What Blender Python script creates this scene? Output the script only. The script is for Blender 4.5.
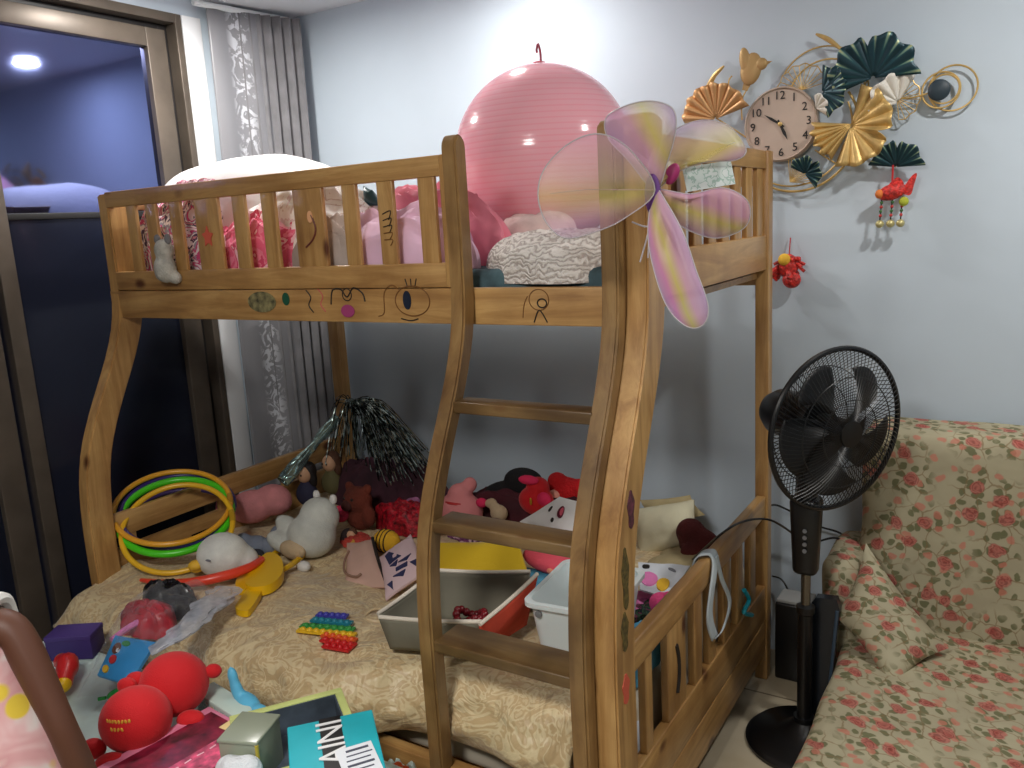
import bpy, bmesh, math, random
from mathutils import Vector, Matrix, noise, Euler
PI = math.pi
for o in list(bpy.data.objects): bpy.data.objects.remove(o)
SC = bpy.context.scene
COL = SC.collection

# ---------------------------------------------------------------- camera
CAM = Vector((2.59585, -1.65170, 1.58702)); YAW, PITCH, ROLL, FPX = 0.562297, -0.190718, -0.055924, 830.17
_f = Vector((math.cos(PITCH)*-math.sin(YAW), math.cos(PITCH)*math.cos(YAW), math.sin(PITCH)))
_r0 = Vector((math.cos(YAW), math.sin(YAW), 0)); _u0 = _r0.cross(_f)
_r = math.cos(ROLL)*_r0 + math.sin(ROLL)*_u0; _u = -math.sin(ROLL)*_r0 + math.cos(ROLL)*_u0
cd = bpy.data.cameras.new('camera'); cam = bpy.data.objects.new('camera', cd); COL.objects.link(cam)
mw = Matrix((_r, _u, -_f)).transposed().to_4x4(); mw.translation = CAM; cam.matrix_world = mw
cd.sensor_fit = 'HORIZONTAL'; cd.sensor_width = 36; cd.lens = FPX/1024*36; cd.clip_start = .02
SC.camera = cam

# ---------------------------------------------------------------- light
SC.view_settings.view_transform = 'Standard'; SC.view_settings.look = 'None'
SC.view_settings.gamma = 1; SC.view_settings.use_curve_mapping = False
SC.view_settings.exposure = 0.5
CEIL = 2.53; XL = -.3; YW = 1.2; XR = 4.6; YF = -4.2
w = bpy.data.worlds.new('night'); SC.world = w; w.use_nodes = True
w.node_tree.nodes['Background'].inputs[0].default_value = (.02, .025, .05, 1)
w.node_tree.nodes['Background'].inputs[1].default_value = .5
def lamp(name, loc, power, size, color=(1, .97, .93), aim=None, spread=PI):
    l = bpy.data.lights.new(name, 'AREA'); l.shape = 'DISK'; l.size = size; l.energy = power; l.color = color; l.spread = spread
    o = bpy.data.objects.new(name, l); COL.objects.link(o); o.location = loc
    if aim is not None:
        o.rotation_euler = (Vector(aim)-Vector(loc)).to_track_quat('-Z', 'Y').to_euler()
    return o
lamp('ceiling_light_main', (1.9, -1.9, 2.43), 25, .5)
lamp('downlight_near_wall', (1.016, .80, CEIL-.035), 5, .1)
lamp('fill_light_by_window', (.15, .35, CEIL-.035), 11, .1)  # added lamp that brightens the back wall at the window end
lamp('downlight_over_sofa', (2.9, .4, CEIL-.035), 10, .1)

# ---------------------------------------------------------------- helpers
def P(px, py, X=None, Y=None, Z=None):
    """the point of the place seen at a photo pixel, on the plane X, Y or Z"""
    d = _f + _r*((px-512)/FPX) + _u*((384-py)/FPX)
    if X is not None: t = (X-CAM.x)/d.x
    elif Y is not None: t = (Y-CAM.y)/d.y
    else: t = (Z-CAM.z)/d.z
    return CAM + d*t
def lin(c): return tuple(((v/255)/12.92 if v/255 <= .04045 else ((v/255+.055)/1.055)**2.4) for v in c) + (1,)
def ss(a, b, x):
    t = min(1, max(0, (x-a)/(b-a))); return t*t*(3-2*t)
def lerp(a, b, t): return a+(b-a)*t
def interp(tab, x):
    if x <= tab[0][0]: return tab[0][1]
    for (a, b), (c, d) in zip(tab, tab[1:]):
        if x <= c: return lerp(b, d, (x-a)/(c-a))
    return tab[-1][1]
MATS = {}
class NT:
    def __init__(s, m): s.t = m.node_tree; s.b = s.t.nodes['Principled BSDF']
    def n(s, typ, **kw):
        x = s.t.nodes.new(typ)
        for k, v in kw.items():
            if k.startswith('i_'):
                key = k[2:]; key = int(key) if key.isdigit() else key.replace('_', ' ')
                x.inputs[key].default_value = v
            else: setattr(x, k, v)
        return x
    def l(s, a, b): s.t.links.new(a, b)
def ramp(nt, fac, stops, interp_='LINEAR'):
    r = nt.n('ShaderNodeValToRGB'); r.color_ramp.interpolation = interp_
    el = r.color_ramp.elements
    while len(el) < len(stops): el.new(.5)
    for e, (p, c) in zip(el, stops): e.position = p; e.color = lin(c) if max(c) > 1.001 or len(c) == 3 else c
    nt.l(fac, r.inputs[0]); return r.outputs[0]
def mat(name, color=(200, 200, 200), rough=.6, metal=0, var=.0, vscale=8, bump=0, bscale=60, sheen=0, trans=0, alpha=1, sss=0, coat=0, spec=.5):
    if name in MATS: return MATS[name]
    m = bpy.data.materials.new(name); m.use_nodes = True; MATS[name] = m
    nt = NT(m); b = nt.b; c = lin(color)
    b.inputs['Base Color'].default_value = c; b.inputs['Roughness'].default_value = rough
    b.inputs['Metallic'].default_value = metal; b.inputs['Sheen Weight'].default_value = sheen
    b.inputs['Transmission Weight'].default_value = trans; b.inputs['Alpha'].default_value = alpha
    b.inputs['Coat Weight'].default_value = coat; b.inputs['Specular IOR Level'].default_value = spec
    if sss:
        b.inputs['Subsurface Weight'].default_value = sss; b.inputs['Subsurface Radius'].default_value = (.05, .02, .02); b.inputs['Subsurface Scale'].default_value = 1
    tc = nt.n('ShaderNodeTexCoord')
    if var:
        nz = nt.n('ShaderNodeTexNoise', i_Scale=vscale, i_Detail=4.0); nt.l(tc.outputs['Object'], nz.inputs['Vector'])
        lo = tuple(max(0, v*(1-var)) for v in color); hi = tuple(min(255, v*(1+var*.7)) for v in color)
        nt.l(ramp(nt, nz.outputs[0], [(.3, lo), (.7, hi)]), b.inputs['Base Color'])
    if bump:
        nz = nt.n('ShaderNodeTexNoise', i_Scale=bscale, i_Detail=3.0); nt.l(tc.outputs['Object'], nz.inputs['Vector'])
        bp = nt.n('ShaderNodeBump', i_Strength=bump, i_Distance=.01); nt.l(nz.outputs[0], bp.inputs['Height']); nt.l(bp.outputs[0], b.inputs['Normal'])
    return m
def wood(axis, tone=1.0, name=None, dark=0):
    name = name or 'pine_'+'xyz'[axis]
    if name in MATS: return MATS[name]
    m = bpy.data.materials.new(name); m.use_nodes = True; MATS[name] = m; nt = NT(m)
    tc = nt.n('ShaderNodeTexCoord'); mp = nt.n('ShaderNodeMapping')
    s = [16, 16, 16]; s[axis] = 1.3; mp.inputs['Scale'].default_value = s
    nt.l(tc.outputs['Object'], mp.inputs[0])
    g = nt.n('ShaderNodeTexNoise', i_Scale=1.6, i_Detail=7.0, i_Roughness=.65, i_Distortion=.9); nt.l(mp.outputs[0], g.inputs['Vector'])
    base = ramp(nt, g.outputs[0], [(.25, tuple(v*tone for v in (150, 108, 62))), (.45, tuple(v*tone for v in (182, 138, 82))), (.62, tuple(v*tone for v in (204, 162, 102))), (.8, tuple(v*tone for v in (170, 118, 64)))])
    mp2 = nt.n('ShaderNodeMapping'); s2 = [7, 7, 7]; s2[axis] = 4.2; mp2.inputs['Scale'].default_value = s2; nt.l(tc.outputs['Object'], mp2.inputs[0])
    v = nt.n('ShaderNodeTexVoronoi', i_Scale=1.0); nt.l(mp2.outputs[0], v.inputs['Vector'])
    k = ramp(nt, v.outputs['Distance'], [(.08, (0, 0, 0)), (.16, (255, 255, 255))])
    mx = nt.n('ShaderNodeMix', data_type='RGBA'); mx.inputs[6].default_value = lin((92, 48, 20)); nt.l(k, mx.inputs[0]); nt.l(base, mx.inputs[7])
    wn = nt.n('ShaderNodeTexNoise', i_Scale=5.0, i_Detail=5.0); nt.l(tc.outputs['Object'], wn.inputs['Vector'])
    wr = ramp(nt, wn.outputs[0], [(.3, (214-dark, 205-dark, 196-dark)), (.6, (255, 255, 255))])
    mu = nt.n('ShaderNodeMix', data_type='RGBA', blend_type='MULTIPLY'); mu.inputs[0].default_value = 1
    nt.l(mx.outputs[2], mu.inputs[6]); nt.l(wr, mu.inputs[7]); nt.l(mu.outputs[2], nt.b.inputs['Base Color'])
    nt.b.inputs['Roughness'].default_value = .38; nt.b.inputs['Coat Weight'].default_value = .25; nt.b.inputs['Coat Roughness'].default_value = .3
    bp = nt.n('ShaderNodeBump', i_Strength=.12, i_Distance=.004); nt.l(g.outputs[0], bp.inputs['Height']); nt.l(bp.outputs[0], nt.b.inputs['Normal'])
    return m

class MB:
    """collects shapes into one mesh"""
    def __init__(s): s.v = []; s.f = []; s.uv = None
    def add(s, vs, fs, M=None):
        k = len(s.v)
        for v in vs:
            v = Vector(v); s.v.append(M @ v if M is not None else v)
        s.f += [tuple(k+i for i in f) for f in fs]; return s
    def box(s, c, size, rot=None, bev=0, taper=1.0):
        bm = bmesh.new(); bmesh.ops.create_cube(bm, size=1)
        for v in bm.verts:
            t = taper if v.co.z < 0 else 1
            v.co = Vector((v.co.x*size[0]*t, v.co.y*size[1]*t, v.co.z*size[2]))
        if bev: bmesh.ops.bevel(bm, geom=list(bm.edges), offset=min(bev, min(size)*.45), segments=3, profile=.5, affect='EDGES')
        return s.bm(bm, Matrix.Translation(Vector(c)) @ ((rot if isinstance(rot, Matrix) else Euler(rot).to_matrix()).to_4x4() if rot is not None else Matrix()))
    def bm(s, bm, M=None):
        bm.verts.index_update(); s.add([v.co.copy() for v in bm.verts], [[v.index for v in f.verts] for f in bm.faces], M); bm.free(); return s
    def span(s, a, b, bev=.003):
        a, b = Vector(a), Vector(b); return s.box((a+b)/2, [abs(b[i]-a[i]) for i in range(3)], bev=bev)
    def tube(s, path, r, n=8, closed=False, caps=True, flat=None):
        path = [Vector(p) for p in path]; m = len(path); rs = r if isinstance(r, (list, tuple)) else [r]*m
        vs = []; up = None
        for i, p in enumerate(path):
            a = path[(i-1) % m] if (closed or i) else path[0]; b = path[(i+1) % m] if (closed or i < m-1) else path[-1]
            t = (b-a).normalized()
            if up is None: up = t.orthogonal().normalized() if flat is None else Vector(flat)
            up = (up-t*up.dot(t)); up = up.normalized() if up.length > 1e-6 else t.orthogonal().normalized()
            sd = t.cross(up)
            for k in range(n):
                an = 2*PI*k/n; vs.append(p+(up*math.cos(an)+sd*math.sin(an))*rs[i])
        fs = []
        for i in range(m if closed else m-1):
            for k in range(n):
                j = (i+1) % m; fs.append((i*n+k, i*n+(k+1) % n, j*n+(k+1) % n, j*n+k))
        if caps and not closed: fs += [tuple(range(n))[::-1], tuple((m-1)*n+k for k in range(n))]
        return s.add(vs, fs)
    def lathe(s, prof, M=None, n=32, caps=True):
        vs = []; fs = []
        for (r, z) in prof:
            for k in range(n): vs.append((r*math.cos(2*PI*k/n), r*math.sin(2*PI*k/n), z))
        for i in range(len(prof)-1):
            for k in range(n): fs.append((i*n+k, i*n+(k+1) % n, (i+1)*n+(k+1) % n, (i+1)*n+k))
        if caps: fs += [tuple(range(n))[::-1], tuple((len(prof)-1)*n+k for k in range(n))]
        return s.add(vs, fs, M)
    def ell(s, c, r, rot=None, n=20, m=12):
        r = r if isinstance(r, (tuple, list, Vector)) else (r, r, r)
        M = Matrix.Translation(Vector(c)) @ ((rot if isinstance(rot, Matrix) else Euler(rot).to_matrix()).to_4x4() if rot is not None else Matrix())
        bm = bmesh.new(); bmesh.ops.create_uvsphere(bm, u_segments=n, v_segments=m, radius=1)
        for v in bm.verts: v.co = Vector((v.co.x*r[0], v.co.y*r[1], v.co.z*r[2]))
        return s.bm(bm, M)
    def prism(s, pts, off):
        """closed outline of 3-D points, extruded by the vector off"""
        n = len(pts); off = Vector(off); pts = [Vector(p) for p in pts]
        return s.add(pts+[p+off for p in pts], [tuple(range(n))[::-1], tuple(range(n, 2*n))]+[(i, (i+1) % n, n+(i+1) % n, n+i) for i in range(n)])
    def grid(s, fn, nu, nv):
        k = len(s.v)
        for j in range(nv+1):
            for i in range(nu+1): s.v.append(Vector(fn(i/nu, j/nv)))
        for j in range(nv):
            for i in range(nu):
                a = k+j*(nu+1)+i; s.f.append((a, a+1, a+nu+2, a+nu+1))
        if s.uv is None: s.uv = {}
        for j in range(nv+1):
            for i in range(nu+1): s.uv[k+j*(nu+1)+i] = (i/nu, j/nv)
        return s
    def build(s, name, material, parent=None, smooth=True, solid=0, remesh=0, sub=0, recalc=True):
        me = bpy.data.meshes.new(name)
        org = Vector((0, 0, 0))
        if parent is None and s.v:
            xs = [v.x for v in s.v]; ys = [v.y for v in s.v]; zs = [v.z for v in s.v]
            org = Vector(((min(xs)+max(xs))/2, (min(ys)+max(ys))/2, min(zs)))
        me.from_pydata([v-org for v in s.v], [], s.f)
        if recalc:
            bm = bmesh.new(); bm.from_mesh(me); bmesh.ops.recalc_face_normals(bm, faces=bm.faces); bm.to_mesh(me); bm.free()
        if s.uv:
            ul = me.uv_layers.new(name='uv')
            for lp in me.loops: ul.data[lp.index].uv = s.uv.get(lp.vertex_index, (0, 0))
        me.validate(); me.materials.append(material)
        if smooth:
            for p in me.polygons: p.use_smooth = True
        o = bpy.data.objects.new(name, me); COL.objects.link(o); o.location = org
        if parent is not None: o.parent = parent
        if solid:
            md = o.modifiers.new('solid', 'SOLIDIFY'); md.thickness = solid; md.offset = 0
        if remesh:
            md = o.modifiers.new('remesh', 'REMESH'); md.mode = 'VOXEL'; md.voxel_size = remesh; md.use_smooth_shade = True
            md = o.modifiers.new('smooth', 'SMOOTH'); md.iterations = 6; md.factor = .5
        if sub:
            md = o.modifiers.new('sub', 'SUBSURF'); md.levels = sub; md.render_levels = sub
        if smooth and not remesh and not sub:
            bm2 = None
            try: me.set_sharp_from_angle(angle=math.radians(38))
            except Exception: pass
        return o
def tag(o, label, cat, group=None):
    o['label'] = label; o['category'] = cat
    if group: o['group'] = group
    return o
def thing(name, label, cat, loc=(0, 0, 0), rot=(0, 0, 0), group=None):
    o = bpy.data.objects.new(name, None); COL.objects.link(o); o.location = loc; o.rotation_euler = rot; o.empty_display_size = .05
    return tag(o, label, cat, group)
def struct(name, mb, m, parent=None, **kw):
    o = mb.build(name, m, parent, **kw)
    if parent is None: o['kind'] = 'structure'
    return o
def nz(x, y, z=0, s=1): return noise.noise(Vector((x*s, y*s, z*s)))
def fold(x, y, seed=0):      # ridged cloth folds
    return (abs(nz(x+seed, y*1.7, seed))*1.0 - .25) + .5*(abs(nz(x*2.1, y*2.6+seed, seed+3)) - .22)
def heap(name, c, r, m, parent=None, seed=0, amp=.25, n=56, flat=.0, freq=5, pw=.6, hard=False):
    """a crumpled closed mound of cloth standing on c"""
    mb = MB()
    def fn(u, v):
        a = 2*PI*u; t = v*PI/2*1.0
        rr = math.cos(t)**pw if t < PI/2 else 0; zz = math.sin(t)**.8
        x, y = rr*math.cos(a), rr*math.sin(a)
        d = 1+amp*fold(x*freq/3.2+seed, y*freq/3.2, seed)
        return Vector((c[0]+x*r[0]*d, c[1]+y*r[1]*d, c[2]+max(0, zz*r[2]*(1+amp*.8*fold(x*freq/2.6+seed*2, y*freq/2.6, seed+9)))))
    mb.grid(fn, n, n//2)
    mb.f.append(tuple(range(n, -1, -1))[1:])
    return mb.build(name, m, parent)
def pad(corners, thick, n=14, pinch=.35, seed=0, amp=0., edge=.12):
    """soft filled quad pad; corners TL,TR,BR,BL in the world. returns (MB, front(u,v,off))"""
    TL, TR, BR, BL = [Vector(c) for c in corners]
    N = ((TR-TL).cross(BL-TL)).normalized()
    if N.dot(CAM-TL) < 0: N = -N
    def base(u, v): return (TL*(1-u)+TR*u)*(1-v)+(BL*(1-u)+BR*u)*v
    ctr = base(.5, .5)
    def bul(u, v): return max(edge, (max(0, 16*u*(1-u)*v*(1-v)))**.45)
    def pos(u, v):
        p = base(u, v)
        k = pinch*.25*(1-abs(2*u-1)**2)*abs(2*v-1)**2 + pinch*.25*(1-abs(2*v-1)**2)*abs(2*u-1)**2
        return p+(ctr-p)*k
    def front(u, v, off=0): return pos(u, v)+N*(thick/2*bul(u, v)+amp*fold(u*2.2+seed, v*2.2, seed)+off)
    def back(u, v): return pos(u, v)-N*(thick/2*bul(u, v))
    mb = MB(); mb.grid(front, n, n); k = len(mb.v); mb.grid(back, n, n)
    ring = [i for i in range(n+1)]+[j*(n+1)+n for j in range(1, n+1)]+[n*(n+1)+i for i in range(n-1, -1, -1)]+[j*(n+1) for j in range(n-1, 0, -1)]
    for a, b in zip(ring, ring[1:]+ring[:1]): mb.f.append((a, b, k+b, k+a))
    return mb, front
def decal(front, uv, off=.0015, t=.002):
    """thin raised patch following a pad's front, outline in u,v"""
    mb = MB(); top = [front(u, v, off+t) for u, v in uv]; bot = [front(u, v, off-.004) for u, v in uv]
    c = sum(top, Vector())/len(top); n = len(uv)
    mb.add(top+[c]+bot, [(i, (i+1) % n, n) for i in range(n)]+[(n+1+i, n+1+(i+1) % n, (i+1) % n, i) for i in range(n)]); return mb
def ellipse_uv(cu, cv, ru, rv, n=16, rot=0):
    return [(cu+ru*math.cos(a)*math.cos(rot)-rv*math.sin(a)*math.sin(rot), cv+ru*math.cos(a)*math.sin(rot)+rv*math.sin(a)*math.cos(rot)) for a in [2*PI*i/n for i in range(n)]]
def text(body, size, M, material, name, parent, ext=.0008, align='CENTER'):
    cu = bpy.data.curves.new(name, 'FONT'); cu.body = body; cu.size = size; cu.extrude = ext; cu.align_x = align; cu.align_y = 'CENTER'; cu.resolution_u = 3
    t = bpy.data.objects.new(name, cu); COL.objects.link(t)
    dg = bpy.context.evaluated_depsgraph_get(); me = bpy.data.meshes.new_from_object(t.evaluated_get(dg))
    bpy.data.objects.remove(t); bpy.data.curves.remove(cu); me.name = name
    me.transform(M); me.materials.clear(); me.materials.append(material)
    o = bpy.data.objects.new(name, me); COL.objects.link(o); o.parent = parent
    return o
def frame(x, y, z, o):
    return Matrix((Vector(x), Vector(y), Vector(z))).transposed().to_4x4() if o is None else Matrix.Translation(Vector(o)) @ Matrix((Vector(x), Vector(y), Vector(z))).transposed().to_4x4()
def catmull(pts, n=6, closed=False):
    pts = [Vector(p) for p in pts]; out = []; m = len(pts)
    for i in range(m if closed else m-1):
        p0 = pts[(i-1) % m] if closed or i else pts[0]; p1 = pts[i]; p2 = pts[(i+1) % m]; p3 = pts[(i+2) % m] if closed or i+2 < m else pts[-1]
        for k in range(n):
            t = k/n; out.append(.5*((2*p1)+(p2-p0)*t+(2*p0-5*p1+4*p2-p3)*t*t+(3*p1-p0-3*p2+p3)*t**3))
    if not closed: out.append(pts[-1])
    return out
def plush(name, ells, m, parent=None, vox=.007):
    mb = MB()
    for e in ells: mb.ell(*e)
    return mb.build(name, m, parent, remesh=vox)
# ---------------------------------------------------------------- materials
WX, WY, WZ = wood(0), wood(1), wood(2)
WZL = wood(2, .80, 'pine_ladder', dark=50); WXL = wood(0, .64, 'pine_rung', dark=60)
m_wall = mat('wall_paint', (200, 213, 224), .7, var=.03, vscale=1.5, bump=.02, bscale=200)
m_ceil = mat('ceiling_paint', (226, 228, 232), .8)
m_bronze = mat('bronze_frame', (98, 88, 78), .4, metal=.35, var=.1)
m_black = mat('black_plastic', (14, 14, 16), .35)
m_white = mat('white_plastic', (228, 232, 232), .4)
m_gold = mat('gold_leaf', (212, 178, 112), .42, metal=.4, var=.12, vscale=20)
m_ink = mat('black_ink', (34, 26, 22), .6); m_red = mat('red_ink', (200, 50, 50), .6)
m_rednylon = mat('red_plush', (205, 14, 24), .8, sheen=.12, bump=.25, bscale=350)

# ---------------------------------------------------------------- the setting
def tile_mat():
    m = bpy.data.materials.new('floor_tile'); m.use_nodes = True; nt = NT(m); tc = nt.n('ShaderNodeTexCoord')
    br = nt.n('ShaderNodeTexBrick', offset=0.0, i_Scale=1.0, i_Mortar_Size=.004, i_Brick_Width=.8, i_Row_Height=.8)
    br.inputs['Color1'].default_value = lin((196, 184, 160)); br.inputs['Color2'].default_value = lin((188, 176, 152)); br.inputs['Mortar'].default_value = lin((130, 118, 100))
    nt.l(tc.outputs['Object'], br.inputs['Vector'])
    n = nt.n('ShaderNodeTexNoise', i_Scale=3.0, i_Detail=6.0); nt.l(tc.outputs['Object'], n.inputs['Vector'])
    mu = nt.n('ShaderNodeMix', data_type='RGBA', blend_type='MULTIPLY'); mu.inputs[0].default_value = 1
    nt.l(br.outputs[0], mu.inputs[6]); nt.l(ramp(nt, n.outputs[0], [(.35, (225, 218, 205)), (.65, (255, 255, 255))]), mu.inputs[7])
    nt.l(mu.outputs[2], nt.b.inputs['Base Color']); nt.b.inputs['Roughness'].default_value = .2; return m
struct('floor', MB().span((XL-.1, YF-.1, -.1), (XR+.1, YW+.1, 0), bev=0), tile_mat())
struct('ceiling', MB().span((XL-.1, YF-.1, CEIL), (XR+.1, YW+.1, CEIL+.1), bev=0), m_ceil)
struct('wall_back', MB().span((XL-.1, YW, 0), (XR+.1, YW+.1, CEIL), bev=0), m_wall)
struct('wall_right', MB().span((XR, YF, 0), (XR+.1, YW, CEIL), bev=0), m_wall)
struct('wall_front', MB().span((XL, YF-.1, 0), (XR, YF, CEIL), bev=0), m_wall)
wl = MB(); wl.span((XL-.1, .645, 0), (XL, YW, CEIL), bev=0); wl.span((XL-.1, YF, 2.46), (XL, .645, CEIL), bev=0); wl.span((XL-.1, YF, 0), (XL, -3.4, 2.46), bev=0)
struct('wall_left', wl, m_wall)
struct('trim_1', MB().span((XL, .648, 0), (XL+.014, .735, 2.46), bev=.002), mat('white_trim_paint', (236, 238, 240), .5))
win = thing('window_1', 'sliding glass window', 'window'); win['kind'] = 'structure'
del win['label']; del win['category']
fr = MB(); fr.span((XL-.1, .615, 0), (XL+.012, .645, 2.46)); fr.span((XL-.1, -3.4, 2.425), (XL+.012, .615, 2.46)); fr.span((XL-.1, -3.4, 0), (XL+.012, .615, .05))
fr.span((XL-.1, -3.4, .05), (XL+.012, -3.36, 2.425)); fr.build('window_frame', m_bronze, win)
fr = MB(); fr.span((XL-.09, .575, .05), (XL-.045, .615, 2.425)); fr.span((XL-.09, -3.36, 2.395), (XL-.045, .575, 2.425)); fr.build('window_track', mat('dark_track', (34, 32, 32), .5), win)
for y0, y1 in ((-.185, .575), (-3.36, -.215)):
    s = MB(); s.span((XL-.07, y1-.085, .05), (XL-.005, y1, 2.395)); s.span((XL-.07, y0, .05), (XL-.005, y0+.055, 2.395))
    s.span((XL-.07, y0+.055, 2.325), (XL-.005, y1-.085, 2.395)); s.span((XL-.07, y0+.055, .05), (XL-.005, y1-.085, .14))
    so = s.build('sash', m_bronze, win)
    MB().span((XL-.04, y0+.04, 1.70), (XL-.03, y1-.07, 2.34), bev=0).build('glass_pane', mat('blue_night_glass', (110, 120, 168), .05, metal=1), so)
    MB().span((XL-.04, y0+.04, .12), (XL-.03, y1-.07, 1.70), bev=0).build('lower_glass_pane', mat('dark_night_glass', (36, 40, 56), .18, metal=.3), so)
    MB().span((XL-.045, y0+.05, 1.69), (XL-.022, y1-.08, 1.712), bev=.002).build('pane_bar', mat('dark_track'), so)
for i, (x, y) in enumerate(((1.016, .80), (.15, .35), (2.9, .4))):  # the fitting at the window end is added to go with its fill lamp
    t = thing('downlight', ('round recessed ceiling downlight near the back wall above the bunk bed', 'round recessed ceiling downlight added to brighten the wall at the window end', 'round recessed ceiling downlight above the sofa')[i], 'ceiling light', (x, y, CEIL), group='ceiling downlights')
    MB().lathe([(.075, 0), (.075, -.01), (.06, -.014), (.055, -.004), (.055, 0)], n=32).build('trim_ring', m_white, t)
    em = mat('lamp_lens', (255, 250, 240)); em.node_tree.nodes['Principled BSDF'].inputs['Emission Color'].default_value = (1, .97, .92, 1); em.node_tree.nodes['Principled BSDF'].inputs['Emission Strength'].default_value = 12
    MB().lathe([(.054, -.001), (.054, -.006)], n=32).build('lens', em, t)
t = thing('ceiling_lamp', 'round white ceiling lamp in the middle of the room', 'ceiling light', (1.9, -1.9, CEIL))
MB().lathe([(.27, 0), (.27, -.05), (.25, -.06)], n=40).build('housing', m_white, t)
MB().lathe([(.245, -.058), (.24, -.085), (.2, -.095)], n=40).build('diffuser', em, t)

# ---------------------------------------------------------------- curtain in the corner
m_drape = mat('grey_drape', (128, 127, 130), .75, var=.08, vscale=14, sheen=.2)
cur = thing('curtain', 'grey pleated curtain with a shiny embroidered panel gathered in the corner by the window', 'curtain', (-.2, .95, .08))
def drape(y0, y1, x0, x1, n, amp, seed):
    def fn(u, v):
        z = lerp(2.50, .08, v); wv = math.sin(u*n*2*PI+.6*math.sin(v*5+seed))*amp*(1-.25*v)
        return (lerp(x0, x1, u)+wv-cur.location.x, lerp(y0, y1, u)+.4*wv-cur.location.y-.03*v*math.sin(v*3), z-cur.location.z)
    return MB().grid(fn, int(n*16), 26)
drape(.86, 1.13, -.255, -.155, 6.5, .03, 1).build('pleated_drape', m_drape, cur, solid=.004)
me_ = bpy.data.materials.new('embroidered_sheer'); me_.use_nodes = True; nt = NT(me_); tc = nt.n('ShaderNodeTexCoord')
n1 = nt.n('ShaderNodeTexNoise', i_Scale=16.0, i_Detail=4.0, i_Distortion=2.5); nt.l(tc.outputs['Object'], n1.inputs[0])
uvx = nt.n('ShaderNodeSeparateXYZ'); nt.l(tc.outputs['UV'], uvx.inputs[0])
band = ramp(nt, uvx.outputs[0], [(.3, (0, 0, 0)), (.5, (255, 255, 255)), (.72, (0, 0, 0))])
mm = nt.n('ShaderNodeMath', operation='MULTIPLY'); nt.l(ramp(nt, n1.outputs[0], [(.5, (0, 0, 0)), (.56, (255, 255, 255))]), mm.inputs[0]); nt.l(band, mm.inputs[1])
nt.l(ramp(nt, mm.outputs[0], [(0, (140, 140, 144)), (.6, (206, 208, 214))]), nt.b.inputs['Base Color']); nt.b.inputs['Roughness'].default_value = .35
drape(.735, 1.0, -.25, -.20, 1.6, .006, 2).build('embroidered_panel', me_, cur, solid=.004)
MB().tube([(-.25-cur.location.x, .68-.95, 2.505-.08), (-.2-cur.location.x, 1.14-.95, 2.505-.08)], .012).build('curtain_track', m_white, cur)

# ---------------------------------------------------------------- bunk bed
bed = thing('bunk_bed', 'varnished pine bunk bed with curved posts, ladder and guard rails', 'bunk bed')
FT = [(.0, -.22), (.5, -.22), (.62, -.222), (.78, -.217), (.91, -.198), (1.0, -.165), (1.1, -.118), (1.19, -.07), (1.28, -.03), (1.36, -.005), (1.45, 0), (2, 0)]
LT = [(z, y-.047) for z, y in FT]
def sl(tab, z): return sum(interp(tab, z+d) for d in (-.06, -.03, 0, .03, .06))/5
def spost(x0, x1, z0, z1, tab, dep, rnd=0):
    zs = [z0+(z1-z0)*i/40 for i in range(41)]
    front = [(sl(tab, z), z) for z in zs]; back = [(sl(tab, z)+dep, z) for z in zs]
    if rnd:
        yc = sl(tab, z1)+dep/2
        arc = [(yc+dep/2*math.cos(a), z1+rnd*math.sin(a)) for a in [PI*(1-i/12) for i in range(1, 12)]]
    else: arc = []
    loop = front+arc+back[::-1]; n = len(loop)
    bm = bmesh.new(); va = [bm.verts.new((x0, y, z)) for y, z in loop]; vb = [bm.verts.new((x1, y, z)) for y, z in loop]
    bm.faces.new(va); bm.faces.new(vb[::-1])
    for i in range(n): bm.faces.new((va[i], vb[i], vb[(i+1) % n], va[(i+1) % n]))
    bmesh.ops.recalc_face_normals(bm, faces=bm.faces)
    es = [e for e in bm.edges if len({f.normal.to_tuple(1) for f in e.link_faces}) > 1 and abs(e.calc_face_angle(0)) > .7]
    bmesh.ops.bevel(bm, geom=es, offset=.005, segments=2, affect='EDGES')
    return MB().bm(bm)
spost(0, .05, 0, 1.752, FT, .085).build('front_post', WZ, bed)
rp = spost(1.854, 1.91, 0, 1.785, FT, .1, .014).build('front_post', WZ, bed)
MB().span((-.0, .985, 0), (.055, 1.034, 1.752)).build('rear_post', WZ, bed)
MB().span((1.86, .985, 0), (1.902, 1.034, 1.762)).build('rear_post', WZ, bed)
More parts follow.
